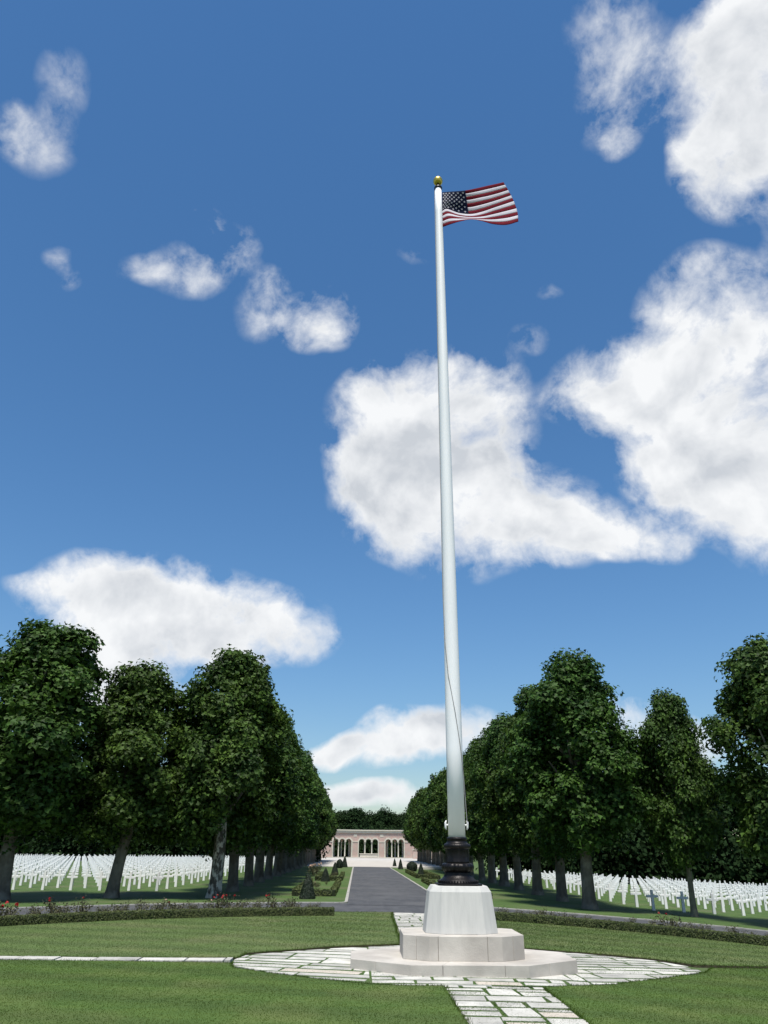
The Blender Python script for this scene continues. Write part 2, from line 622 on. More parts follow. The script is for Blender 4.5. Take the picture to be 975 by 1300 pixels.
def band_solid(R0, R1, a0, a1, n, h0, h1):
    V, F = [], []
    for i in range(n + 1):
        a = a0 + (a1 - a0) * i / n
        for R, h in ((R0, h0), (R1, h0), (R1, h1), (R0, h1)):
            x, y = arc_xy(R, a)
            V.append((x, y, float(terrain(x, y)) + h))
    for i in range(n):
        o, q = 4 * i, 4 * i + 4
        for k in range(4):
            m = (k + 1) % 4
            F.append((o + k, q + k, q + m, o + m))
    F.append((0, 1, 2, 3))
    F.append(tuple(4 * n + k for k in (3, 2, 1, 0)))
    return V, F


# ring drive and avenue (one asphalt surface each, a few mm apart)
tag(link('ring_drive', pydata('ring_drive', *band(R_IN, R_OUT, -1.25, 1.25, 90, .012)), 'asphalt'), kind='structure')
road_y0 = arc_xy(R_OUT - .4, 0)[1]
ry = np.linspace(road_y0 - .6, 92.0, 30)
V, F = [], []
for y in ry:
    for x in (ROAD_L, (ROAD_L + ROAD_R) / 2, ROAD_R):
        V.append((x, y, float(terrain(x, y)) + .020))
for i in range(len(ry) - 1):
    for k in range(2):
        F.append((i * 3 + k, i * 3 + k + 1, i * 3 + k + 4, i * 3 + k + 3))
tag(link('avenue', pydata('avenue', V, F), 'asphalt'), kind='structure')

# kerb stones, each a piece of its own
kerb_root = tag(empty('kerb', (0, 0, 0)), kind='structure')


def kerb_arc(R0, R1, a0, a1, step, h=.045):
    n = max(1, int(abs(a1 - a0) * R0 / step))
    for i in range(n):
        b0 = a0 + (a1 - a0) * i / n
        b1 = a0 + (a1 - a0) * (i + 1) / n - .012 / R0
        link('kerb_stone', pydata('kerb_stone', *band_solid(R0, R1, b0, b1, 2, -.06, h + random.uniform(-.006, .006))), 'kerb', kerb_root)


aL = math.asin((ROAD_L - .55 - RC[0]) / R_OUT)
aR = math.asin((ROAD_R + .55 - RC[0]) / R_OUT)
kerb_arc(R_OUT, R_OUT + .14, -.80, aL, 1.6)
kerb_arc(R_OUT, R_OUT + .14, aR, .95, 1.6)
kerb_arc(R_IN - .16, R_IN, -.14, .25, .75, .035)
kerb_arc(R_IN - .10, R_IN, -.80, -.14, 1.6, .03)
kerb_arc(R_IN - .10, R_IN, .25, .95, 1.6, .03)
for side, X in ((-1, ROAD_L), (1, ROAD_R)):
    y = arc_xy(R_OUT, 0)[1] + .45
    while y < 92:
        ln = 1.6 if y < 60 else 4.0
        x0, x1 = (X - .12, X) if side < 0 else (X, X + .12)
        Vk, Fk = prism([(x0, y), (x1, y), (x1, y + ln - .015), (x0, y + ln - .015)], -.05, .05 + random.uniform(-.006, .006), True)
        link('kerb_stone', pydata('kerb_stone', Vk, Fk), 'kerb', kerb_root)
        y += ln
    # rounded corner between the avenue and the ring
    p0 = Vector((X + side * .06, arc_xy(R_OUT, 0)[1] + .45))
    a = aL if side < 0 else aR
    p2 = Vector(arc_xy(R_OUT + .07, a))
    pc = Vector((X + side * .06, p2.y))
    pts = [(1 - t) ** 2 * p0 + 2 * t * (1 - t) * pc + t * t * p2 for t in (0, .25, .5, .75, 1)]
    for q in range(4):
        d = (pts[q + 1] - pts[q]).normalized()
        nrm = Vector((-d.y, d.x)) * .06
        poly = [pts[q] - nrm, pts[q + 1] - nrm, pts[q + 1] + nrm, pts[q] + nrm]
        area = sum(poly[i].x * poly[(i + 1) % 4].y - poly[(i + 1) % 4].x * poly[i].y for i in range(4))
        if area < 0:
            poly.reverse()
        link('kerb_stone', pydata('kerb_stone', *prism([tuple(p) for p in poly], -.05, .046, True)), 'kerb', kerb_root)

# forecourt of the memorial
tag(link('forecourt', pydata('forecourt', *box(-9, 13, 92.0, 168, -.2, .03)), 'forecourt'), kind='structure')

# ------------------------------------------------------------------ lawns round the flagpole
PLAZA_PX = [(295, 1229), (346, 1237.5), (450, 1250), (490, 1253), (562, 1254), (691, 1255.5), (782, 1252), (836, 1245), (893, 1237),
            (876, 1230), (830, 1222), (780, 1217), (721, 1212), (666, 1208), (600, 1204), (510, 1202.5), (420, 1206.5), (312, 1215), (297, 1221)]
PLAZA = [ground_at(*p) for p in PLAZA_PX]
PATH_L, PATH_R = 1.42, 2.98


def poly_top(name, poly, z, material, skirt=None, skirt_mat=None):
    """a lawn with a cut edge: triangulated top, sides of soil"""
    bm = bmesh.new()
    vs = [bm.verts.new((p[0], p[1], z + float(terrain(p[0], p[1])))) for p in poly]
    f = bm.faces.new(vs)
    f.normal_update()
    if f.normal.z < 0:
        f.normal_flip()
    edges = list(bm.edges)
    bmesh.ops.triangulate(bm, faces=[f])
    if skirt:
        r = bmesh.ops.extrude_edge_only(bm, edges=edges)
        for v in [g for g in r['geom'] if isinstance(g, bmesh.types.BMVert)]:
            v.co.z -= skirt
        for g in r['geom']:
            if isinstance(g, bmesh.types.BMFace):
                g.material_index = 1
    me = bpy.data.meshes.new(name)
    bm.to_mesh(me)
    bm.free()
    me.materials.append(M[material])
    if skirt:
        me.materials.append(M[skirt_mat])
    o = bpy.data.objects.new(name, me)
    col.objects.link(o)
    return tag(o, kind='structure')


def subdiv(pts, step=.6):
    out = []
    for a, b in zip(pts[:-1], pts[1:]):
        n = max(1, int(math.hypot(b[0] - a[0], b[1] - a[1]) / step))
        for i in range(n):
            t = i / n
            out.append((a[0] + (b[0] - a[0]) * t, a[1] + (b[1] - a[1]) * t))
    out.append(pts[-1])
    return out


def wobble(pts, s=.012):
    return [(p[0] + random.gauss(0, s), p[1] + random.gauss(0, s)) for p in pts]


STRIP_L0, STRIP_L1 = ground_at(-120, 1219.0), PLAZA[0]
lineL = [ground_at(x, y) for x, y in ((-250, 1215.2), (0, 1217.2), (150, 1219.2), (300, 1219.5))]
lineR = [ground_at(x, y) for x, y in ((884, 1228.5), (975, 1230.5), (1250, 1236))]
# far lawn, left half and right half of the paved axis
backL, backR = ground_at(509, 1200)[0], 3.15
left_far = wobble(subdiv([lineL[0], lineL[1], lineL[2], lineL[3]] + [ground_at(*p) for p in ((312, 1213.5), (420, 1205), (508, 1201.3))]
                         + [(backL, ground_at(509, 1200)[1] + 1.0), (backL + .1, arc_xy(R_IN - .2, 0)[1] - 1.2), (ground_at(500, 1163.5)[0], arc_xy(R_IN - .2, 0)[1])]))
left_far += [arc_xy(R_IN - .2, a) for a in np.linspace(0, -.12, 5)] + [arc_xy(R_HEDGE + .1, a) for a in np.linspace(-.121, -1.2, 26)]
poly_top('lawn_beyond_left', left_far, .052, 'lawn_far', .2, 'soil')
right_far = wobble(subdiv([lineR[2], lineR[1], lineR[0]] + [ground_at(*p) for p in ((830, 1220.5), (780, 1215.5), (721, 1210.7), (666, 1206.8), (640, 1205))]
                          + [(backR, ground_at(620, 1202)[1] + .6), (backR, arc_xy(R_IN - .2, 0.12)[1])]))
right_far += [arc_xy(R_IN - .2, a) for a in np.linspace(.15, .22, 4)] + [arc_xy(R_HEDGE + .1, a) for a in np.linspace(.221, 1.3, 26)]
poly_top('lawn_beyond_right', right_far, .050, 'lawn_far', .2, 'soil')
# near lawn, both sides of the path towards the camera
nl = [ground_at(x, y) for x, y in ((-250, 1219.6), (0, 1221.6), (150, 1223.2), (292, 1225.2))] + [ground_at(*p) for p in ((294, 1231), (346, 1239), (450, 1251.5), (490, 1254.3), (560, 1255))]
nl = wobble(subdiv(nl + [(PATH_L - .005, ground_at(562, 1257)[1]), (PATH_L - .005, 3.0)])) + [(-14, 3.0)]
poly_top('lawn_near_left', nl, .040, 'lawn', .2, 'soil')
nr = [ground_at(x, y) for x, y in ((1250, 1239), (975, 1232.6), (905, 1232), (896, 1238), (836, 1246), (782, 1253.2), (720, 1255.5))]
nr = wobble(subdiv(nr + [(PATH_R + .005, ground_at(694, 1257)[1]), (PATH_R + .005, 3.0)])) + [(14, 3.0)]
poly_top('lawn_near_right', nr, .040, 'lawn', .2, 'soil')


# ------------------------------------------------------------------ paving: every flagstone a piece
def clip(poly, a, b):
    """keep the part of poly left of the line a->b"""
    out = []
    for i in range(len(poly)):
        p, q = poly[i], poly[(i + 1) % len(poly)]
        sp = (b[0] - a[0]) * (p[1] - a[1]) - (b[1] - a[1]) * (p[0] - a[0])
        sq = (b[0] - a[0]) * (q[1] - a[1]) - (b[1] - a[1]) * (q[0] - a[0])
        if sp >= 0:
            out.append(p)
        if (sp >= 0) != (sq >= 0):
            t = sp / (sp - sq)
            out.append((p[0] + (q[0] - p[0]) * t, p[1] + (q[1] - p[1]) * t))
    return out


def parea(p):
    return .5 * sum(p[i][0] * p[(i + 1) % len(p)][1] - p[(i + 1) % len(p)][0] * p[i][1] for i in range(len(p)))


def ashlar(x0, x1, y0, y1, hmin, hmax, wmin, wmax, r, two=.35):
    """uneven rectangles in courses, now and then one stone two courses high"""
    out = []
    y = y0
    blocked = []
    while y < y1:
        h = r.uniform(hmin, hmax)
        nb = []
        x = x0 - r.uniform(0, wmin)
        while x < x1:
            wd = r.uniform(wmin, wmax)
            xe = x + wd
            hit = [b for b in blocked if b[0] < xe - .02 and b[1] > x + .02]
            if hit:
                b = hit[0]
                if b[0] - x > .18:
                    xe = b[0]
                    out.append((x, xe, y, y + h))
                x = b[1]
                continue
            if r.random() < two and wd < wmax * .75:
                h2 = r.uniform(hmin, hmax) * .8
                out.append((x, xe, y, y + h + h2))
                nb.append((x, xe, h2))
            else:
                out.append((x, xe, y, y + h))
            x = xe
        y += h
        if nb:
            # the next course is as high as the tall stones overlap it
            hh = nb[0][2]
            out2 = []
            for s in out:
                if abs(s[2] - (y - h)) < 1e-6 and s[3] > y + 1e-6:
                    s = (s[0], s[1], s[2], y + hh)
                out2.append(s)
            out = out2
            xx = x0 - .2
            bl = sorted(nb)
            spans = []
            for b in bl:
                if b[0] > xx:
                    spans.append((xx, b[0]))
                xx = b[1]
            spans.append((xx, x1))
            for s0, s1 in spans:
                x = s0
                while x < s1 - .05:
                    xe = min(s1, x + r.uniform(wmin, wmax))
                    if s1 - xe < .2:
                        xe = s1
                    out.append((x, xe, y, y + hh))
                    x = xe
            y += hh
        blocked = []
    return out


paving = tag(empty('flagstone_paving', (AXIS, 17.0, 0)), kind='structure')
rp = random.Random(5)


def lay(stones, convex, gap, skip=None, rot=0.0, about=(0, 0), jit=.012):
    ca, sa = math.cos(rot), math.sin(rot)
    for (x0, x1, y0, y1) in stones:
        g = gap * rp.uniform(.7, 1.5) / 2
        gx_ = g * .6
        P = [(x0 + gx_, y0 + g), (x1 - gx_, y0 + g), (x1 - gx_, y1 - g), (x0 + gx_, y1 - g)]
        P = [(px + rp.gauss(0, jit), py + rp.gauss(0, jit)) for px, py in P]
        P = [(about[0] + (px - about[0]) * ca - (py - about[1]) * sa, about[1] + (px - about[0]) * sa + (py - about[1]) * ca) for px, py in P]
        cxm, cym = sum(p[0] for p in P) / 4, sum(p[1] for p in P) / 4
        if skip and skip(cxm, cym):
            continue
        for i in range(len(convex)):
            P = clip(P, convex[i], convex[(i + 1) % len(convex)])
            if len(P) < 3:
                break
        if len(P) < 3 or parea(P) < .018:
            continue
        # drop near-duplicate corners
        Q = []
        for p in P:
            if not Q or math.hypot(p[0] - Q[-1][0], p[1] - Q[-1][1]) > .02:
                Q.append(p)
        if len(Q) > 2 and math.hypot(Q[0][0] - Q[-1][0], Q[0][1] - Q[-1][1]) <= .02:
            Q.pop()
        if len(Q) < 3:
            continue
        E_ = []
        for i in range(len(Q)):
            p, q = Q[i], Q[(i + 1) % len(Q)]
            E_.append(p)
            nseg = int(math.hypot(q[0] - p[0], q[1] - p[1]) / .22)
            for t_ in range(1, nseg):
                E_.append((p[0] + (q[0] - p[0]) * t_ / nseg + rp.gauss(0, .007), p[1] + (q[1] - p[1]) * t_ / nseg + rp.gauss(0, .007)))
        Q = E_
        Vs, Fs = prism(Q, -.05, .037 + rp.uniform(-.003, .003), True)
        o = link('flagstone', pydata('flagstone', [(v[0] - AXIS, v[1] - 17.0, v[2]) for v in Vs], Fs), None, paving)
        o.data.materials.append(M['paver_warm' if rp.random() < .04 else 'paver'])


PL_C = (AXIS, 16.2)
half = lambda x, y: max(abs(x - AXIS), abs(y - 15.94) * 1.3, (abs(x - AXIS) + abs(y - 15.94)) * .74) < 1.35
# convex outline of the paved lens, split on the axis so that stones can run along its edges
PC = PLAZA
left_poly = [p for p in PC if p[0] <= .35] + []
mid = [(0.2, 12.9), (4.0, 12.9), (4.0, 20), (0.2, 20)]
pl_convex = [PC[0], PC[1], PC[3], PC[4], PC[5], PC[6], PC[7], PC[8], PC[9], PC[10], PC[12], PC[13], PC[14], PC[15], PC[16], PC[17], PC[18]]


def hull(pts):
    pts = sorted(set(pts))
    def turn(o, a, b):
        return (a[0] - o[0]) * (b[1] - o[1]) - (a[1] - o[1]) * (b[0] - o[0])
    lo, hi = [], []
    for p in pts:
        while len(lo) > 1 and turn(lo[-2], lo[-1], p) <= 0:
            lo.pop()
        lo.append(p)
    for p in reversed(pts):
        while len(hi) > 1 and turn(hi[-2], hi[-1], p) <= 0:
            hi.pop()
        hi.append(p)
    return lo[:-1] + hi[:-1]


H = hull(PC)


def half_plane(poly, a, b):
    return clip(poly, a, b)


# left wing (stones slant with its edge), middle, right wing
wingL = half_plane(H, (0.25, 30), (0.25, 0))
wingL = [p for p in wingL]
wingR = half_plane(H, (3.95, 0), (3.95, 30))
midP = half_plane(half_plane(H, (0.29, 0), (0.29, 30)), (3.91, 30), (3.91, 0))


def ccw(p):
    return p if parea(p) > 0 else list(reversed(p))


def right_side(poly, a, b):
    q = clip(poly, a, b)
    return q


wingL = clip(H, (0.25, 0), (0.25, 30))      # left of an upward line
wingR = clip(H, (3.95, 30), (3.95, 0))
midP = clip(clip(H, (0.29, 30), (0.29, 0)), (3.91, 0), (3.91, 30))
lay(ashlar(-3.5, .6, 11.5, 21, .34, .55, .7, 1.6, rp, .15), ccw(wingL), .10, half, -.22, (-.5, 16))
lay(ashlar(3.5, 7.4, 11.5, 21, .34, .55, .7, 1.6, rp, .15), ccw(wingR), .10, half, .20, (4.6, 16))
lay(ashlar(.2, 4.0, 13.0, 20.4, .30, .46, .55, 1.3, rp, .2), ccw(midP), .085, half)
fp = [(PATH_L, 4.0), (PATH_R, 4.0), (PATH_R, PLAZA[4][1] - .03), (PATH_L, PLAZA[4][1] - .03)]
lay(ashlar(PATH_L + .0, PATH_R, 4.0, 13.7, .30, .5, .38, .95, rp, .4), fp, .08)
yb0, yb1 = ground_at(560, 1203)[1] + .05, arc_xy(R_IN - .2, 0)[1]
bp = [(backL + .06, yb0), (backR - .05, yb0), (backR - .05, yb1 - .05), (backL + .2, yb1 - .05)]
lay(ashlar(backL, backR, yb0 - .2, yb1, .32, .55, .5, 1.3, rp, .25), bp, .085)
# single line of slabs leading off to the left
x = lineL[0][0]
while x < PLAZA[18][0] - .1:
    ln = rp.uniform(.7, 1.0)
    xe = min(x + ln - .03, PLAZA[18][0] - .04)
    yy = np.interp([x, xe], [p[0] for p in lineL], [p[1] for p in lineL])
    Q = [(x, yy[0] - .42), (xe, yy[1] - .42), (xe, yy[1] - .03), (x, yy[0] - .03)]
    Vs, Fs = prism(Q, -.05, .052 + rp.uniform(-.004, .006), True)
    o = link('flagstone', pydata('flagstone', [(v[0] - AXIS, v[1] - 17.0, v[2]) for v in Vs], Fs), 'paver', paving)
    x += ln

poly_top('joint_turf', H, .033, 'grass')
poly_top('joint_turf', fp, .033, 'grass')
poly_top('joint_turf', bp, .033, 'grass')

# grass blades: joints of the paving and the lawns near the camera
def blades(name, P, h, wd, material, label):
    n = len(P)
    a = rng.random(n) * 2 * math.pi
    lean = rng.normal(size=(n, 2)) * .45
    hh = h * (.6 + .8 * rng.random(n))
    ww = wd * (.7 + .6 * rng.random(n))
    dx, dy = np.cos(a) * ww / 2, np.sin(a) * ww / 2
    Va = P + np.stack([dx, dy, np.zeros(n)], -1)
    Vb = P - np.stack([dx, dy, np.zeros(n)], -1)
    Vc = P + np.stack([lean[:, 0] * hh, lean[:, 1] * hh, hh], -1)
    V = np.stack([Va, Vb, Vc], 1).reshape(-1, 3)
    o = link(name, arrays(name, V, np.arange(3 * n).reshape(-1, 3)), material)
    return tag(o, label, 'grass', kind='stuff')


def inside(poly, X, Y):
    c = np.zeros(len(X), bool)
    n = len(poly)
    for i in range(n):
        x0, y0 = poly[i]
        x1, y1 = poly[(i + 1) % n]
        if y0 == y1:
            continue
        cond = ((y0 > Y) != (y1 > Y)) & (X < (x1 - x0) * (Y - y0) / (y1 - y0) + x0)
        c ^= cond
    return c


def scatter(poly, n, ymax=None):
    xs_ = [p[0] for p in poly]
    ys_ = [p[1] for p in poly]
    X = rng.uniform(min(xs_), max(xs_), n)
    Y = rng.uniform(min(ys_), min(max(ys_), ymax or 1e9), n)
    k = inside(poly, X, Y)
    X, Y = X[k], Y[k]
    k = (np.abs(X) < Y * .60 + .6) & (Y > 7.5)
    return X[k], Y[k]


X, Y = scatter(H, 26000)
X2, Y2 = scatter(fp, 30000)
X3, Y3 = scatter(bp, 9000)
X, Y = np.concatenate([X, X2, X3]), np.concatenate([Y, Y2, Y3])
blades('joint_grass', np.stack([X, Y, terrain(X, Y) + .032], -1), .009, .012, 'blade', 'short grass growing in the joints between the flagstones')
pts = []
for poly, n in ((nl, 300000), (nr, 300000)):
    X, Y = scatter(poly, n)
    pts.append(np.stack([X, Y, terrain(X, Y) + .040], -1))
blades('mown_grass', np.concatenate(pts), .009, .010, 'blade', 'close mown grass of the near lawns beside the flagstone path')
pts = []
for poly, n in ((left_far, 120000), (right_far, 120000)):
    X, Y = scatter(poly, n)
    pts.append(np.stack([X, Y, terrain(X, Y) + .048], -1))
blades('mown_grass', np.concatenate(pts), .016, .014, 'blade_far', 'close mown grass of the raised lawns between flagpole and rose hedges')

def edge_points(poly, z, per=170):
    out = []
    for a, b in zip(poly[:-1], poly[1:]):
        L = math.hypot(b[0] - a[0], b[1] - a[1])
        if L > 1.5 or abs(a[0]) > 10:
            continue
        n = int(L * per)
        t = rng.random(n)
        clump = .5 + .5 * math.sin(a[0] * 5.0 + a[1] * 7.0)
        x = a[0] + (b[0] - a[0]) * t + rng.normal(0, .012 + .02 * clump, n)
        y = a[1] + (b[1] - a[1]) * t + rng.normal(0, .012 + .02 * clump, n)
        out.append(np.stack([x, y, terrain(x, y) + z - .012], -1))
    return np.concatenate(out)


blades('edge_grass', np.concatenate([edge_points(p_, z_) for p_, z_ in ((nl, .04), (nr, .04), (left_far, .05), (right_far, .05))]), .038, .011, 'blade',
       'longer grass fringing the cut lawn edges round the flagstones')

# ------------------------------------------------------------------ pedestal
PX, PY = 1.965, 15.94
ped = tag(empty('pedestal', (PX, PY, 0)), 'stepped pale stone pedestal with tapered plinth carrying the flagpole', 'pedestal')


def chamfer_square(W, c, cy=None, Wy=None):
    Wy = Wy or W
    f, g = W - c, Wy - (cy or c)
    return [(-f, -Wy), (f, -Wy), (W, -g), (W, g), (f, Wy), (-f, Wy), (-W, g), (-W, -g)]


def tier(name, W, c, cy, Wy, z0, z1, inner, joints_per_side, part_name):
    P = chamfer_square(W, c, cy, Wy)
    L = [math.hypot(P[(i + 1) % 8][0] - P[i][0], P[(i + 1) % 8][1] - P[i][1]) for i in range(8)]
    S = np.concatenate([[0], np.cumsum(L)])
    tot = S[-1]
    joints = sorted(S[i] + L[i] * f for i in range(8) for f in joints_per_side[i % 2])

    def at(s):
        s = s % tot
        i = min(int(np.searchsorted(S, s, 'right') - 1), 7)
        t = (s - S[i]) / L[i]
        return (P[i][0] + (P[(i + 1) % 8][0] - P[i][0]) * t, P[i][1] + (P[(i + 1) % 8][1] - P[i][1]) * t)
    g = .004
    for k in range(len(joints)):
        s0 = joints[k] + g
        s1 = (joints[(k + 1) % len(joints)] + (tot if k == len(joints) - 1 else 0)) - g
        cs = [c_ for c_ in list(S[:-1]) + [x_ + tot for x_ in S[:-1]] if s0 < c_ < s1]
        outer = [at(s0)] + [at(c_) for c_ in cs] + [at(s1)]
        inn = [(p[0] * inner, p[1] * inner) for p in reversed(outer)]
        o = link(part_name, pydata(part_name, *prism(outer + inn, z0, z1 + random.uniform(-.002, .002))), 'stone', ped)
        bevel(o, .008)


tier('bottom', 2.04, 1.03, .74, 1.30, -.05, .185, .45, ((.27, .80), (.42,)), 'step_block')
tier('middle', 1.10, .45, .30, .86, .183, .570, .40, ((.12, .80), (.5,)), 'base_block')
Pb, Pm, Pt = chamfer_square(.675, .27, .22, .55), chamfer_square(.585, .22, .18, .48), chamfer_square(.515, .18, .15, .43)
Vp = [(x, y, .567) for x, y in Pb] + [(x, y, 1.254) for x, y in Pm] + [(x, y, 1.354) for x, y in Pt]
Fp = [tuple(range(7, -1, -1)), tuple(range(16, 24))]
for k in range(2):
    for i in range(8):
        j = (i + 1) % 8
        Fp.append((k * 8 + i, k * 8 + j, (k + 1) * 8 + j, (k + 1) * 8 + i))
bevel(link('plinth', pydata('plinth', Vp, Fp), 'plinth', ped), .012)

# ------------------------------------------------------------------ flagpole
fl = tag(empty('flagpole', (PX, PY, 1.355)), 'tall tapered white flagpole on an ornate dark bronze base', 'flagpole')
fl.scale = (.934, .934, .934)
Z = lambda z: z - 1.31


def sqbase(r, z0, z1):
    return prism(chamfer_square(r, r * .25), Z(z0), Z(z1))


bevel(link('base_plate', pydata('base_plate', *sqbase(.45, 1.311, 1.345)), 'bronze', fl), .008)
base = link('base', pydata('base', *lathe([(.42, Z(1.343)), (.42, Z(1.365)), (.405, Z(1.372)), (.39, Z(1.40)), (.345, Z(1.425)), (.30, Z(1.47)), (.275, Z(1.51)), (.285, Z(1.535)),
                                           (.275, Z(1.55))], 48)), 'bronze', fl, True)
# row of beads round the foot
bv, bf = [], []
for i in range(44):
    a = 2 * math.pi * i / 44
    c, s = math.cos(a), math.sin(a)
    o = len(bv)
    for (dx, dy, dz) in ((1, 0, 0), (-1, 0, 0), (0, 1, 0), (0, -1, 0), (0, 0, 1), (0, 0, -1)):
        bv.append((.415 * c + dx * .022, .415 * s + dy * .022, Z(1.385) + dz * .022))
    for q in ((0, 2, 4), (2, 1, 4), (1, 3, 4), (3, 0, 4), (2, 0, 5), (1, 2, 5), (3, 1, 5), (0, 3, 5)):
        bf.append(tuple(o + k for k in q))
link('bead_moulding', pydata('bead_moulding', bv, bf), 'bronze', base, True)
link('gadroon', pydata('gadroon', *lathe([(.27, Z(1.545)), (.30, Z(1.57)), (.325, Z(1.61)), (.335, Z(1.65)), (.325, Z(1.69)), (.295, Z(1.715)), (.255, Z(1.725))], 96,
                                         lambda a, z: .045 * abs(math.sin(8 * a)) - .02)), 'bronze', fl, True)
link('drum', pydata('drum', *lathe([(.25, Z(1.72)), (.262, Z(1.74)), (.250, Z(1.76)), (.246, Z(1.97)), (.255, Z(1.99))], 96, lambda a, z: .018 * math.cos(12 * a))), 'bronze', fl, True)
link('capital_ring', pydata('capital_ring', *lathe([(.25, Z(1.985)), (.275, Z(2.0)), (.288, Z(2.03)), (.285, Z(2.06)), (.265, Z(2.085)), (.225, Z(2.10)), (.208, Z(2.13)), (.205, Z(2.16)),
                                                    (.215, Z(2.165)), (.213, Z(2.20)), (.19, Z(2.215))], 48)), 'bronze', fl, True)
prof = [(.181, Z(2.19)), (.180, Z(4.0)), (.174, Z(5.5)), (.160, Z(8.2)), (.146, Z(11)), (.135, Z(14)), (.124, Z(17)), (.110, Z(20)), (.103, Z(21.02))]
link('pole', pydata('pole', *lathe(prof, 48)), 'pole', fl, True)
link('truck', pydata('truck', *lathe([(.112, Z(20.98)), (.125, Z(21.0)), (.125, Z(21.05)), (.095, Z(21.07)), (.075, Z(21.12)), (.05, Z(21.20))], 24)), 'bronze', fl, True)
bs = [(max(.004, .15 * math.sin(t)), Z(21.34) - .15 * math.cos(t)) for t in np.linspace(.03, math.pi - .03, 28)]
link('finial_ball', pydata('finial_ball', *lathe(bs, 32)), 'gold', fl, True)


def cleat(sx):
    return join([tube([(sx * .175, 0, Z(2.45)), (sx * .225, 0, Z(2.45))], [.022, .018], 8),
                 tube([(sx * .215, -.0, Z(2.36)), (sx * .235, 0, Z(2.40)), (sx * .232, 0, Z(2.45)), (sx * .235, 0, Z(2.50)), (sx * .215, 0, Z(2.54))], [.012, .022, .024, .022, .012], 8)])


for sx in (-1, 1):
    link('cleat', pydata('cleat', *cleat(sx)), 'white_metal', fl, True)
# halyard: from the right-hand cleat round the front of the pole and up its left side
hp = []
for z, ang in ((2.45, -4), (2.9, -12), (3.4, -25), (4.0, -50), (4.8, -85), (5.6, -125), (6.4, -150), (7.5, -168), (12, -176), (20.95, -178)):
    r = float(np.interp(Z(z), [p[1] for p in prof], [p[0] for p in prof])) + .014
    if z < 3.2:
        r += .035 * (3.2 - z) / .75
    a = math.radians(ang)
    hp.append((r * math.cos(a), r * math.sin(a), Z(z)))
link('halyard', pydata('halyard', *tube(hp, [.008] * len(hp), 6)), 'cable', fl)

# ------------------------------------------------------------------ flag
flag = tag(empty('flag', (PX, PY, 20.2)), 'red, white and blue striped flag with white stars flying from the pole', 'flag')
# control net read off the photograph (crop pixels / 6.5 + origin), rows run down the hoist
U_ = [0, .15, .30, .42, .58, .74, .88, 1.0]
NET = {0.0: [(203, 222), (255, 217), (330, 212), (405, 205), (490, 188), (575, 168), (650, 152), (710, 138)],
       .27: [(203, 298), (258, 292), (345, 302), (420, 300), (512, 282), (602, 262), (685, 238), (755, 215)],
       .54: [(203, 378), (245, 360), (340, 392), (437, 402), (530, 384), (625, 352), (715, 322), (795, 295)],
       .77: [(205, 440), (262, 418), (350, 428), (440, 434), (535, 436), (632, 425), (738, 405), (825, 385)],
       1.0: [(210, 508), (270, 486), (350, 462), (440, 445), (530, 458), (625, 484), (735, 490), (833, 463)]}
DEP = {0.0: [0, -.02, -.08, -.10, -.05, .05, .12, .15], .27: [0, 0, 0, 0, 0, .08, .14, .18], .54: [0, .05, .08, .06, .04, .08, .12, .16],
       .77: [0, -.12, -.20, -.16, -.05, .02, .06, .10], 1.0: [0, -.25, -.42, -.36, -.20, -.10, -.05, 0]}
VK = sorted(NET)


def catmull(ts, vals, t):
    ts, vals = list(ts), np.array(vals, float)
    i = min(max(int(np.searchsorted(ts, t, 'right') - 1), 0), len(ts) - 2)
    h = ts[i + 1] - ts[i]
    s = (t - ts[i]) / h
    def m(k):
        a, b = max(k - 1, 0), min(k + 1, len(ts) - 1)
        return (vals[b] - vals[a]) / (ts[b] - ts[a])
    return ((2 * s ** 3 - 3 * s ** 2 + 1) * vals[i] + (s ** 3 - 2 * s ** 2 + s) * h * m(i)
            + (-2 * s ** 3 + 3 * s ** 2) * vals[i + 1] + (s ** 3 - s ** 2) * h * m(i + 1))


def flag_pt(u, v):
    rows = [catmull(U_, NET[k], u) for k in VK]
    deps = [catmull(U_, DEP[k], u) for k in VK]
    px = catmull(VK, rows, v)
    d = float(catmull(VK, deps, v)) + .03 * math.sin(14 * u + 3 * v) * u
    p = point_at(px[0] / 6.5 + 530, px[1] / 6.5 + 210, PY + d)
    return np.array([p[0] - PX, p[1] - PY, p[2] - 20.2])


def flag_patch(name, u0, u1, v0, v1, nu, nv, material, parent):
    V = [flag_pt(u0 + (u1 - u0) * i / nu, v0 + (v1 - v0) * j / nv) for j in range(nv + 1) for i in range(nu + 1)]
    F = [(j * (nu + 1) + i, (j + 1) * (nu + 1) + i, (j + 1) * (nu + 1) + i + 1, j * (nu + 1) + i + 1) for j in range(nv) for i in range(nu)]
    o = link(name, pydata(name, V, F), material, parent, True)
    s = o.modifiers.new('thickness', 'SOLIDIFY')
    s.thickness = .004
    return o


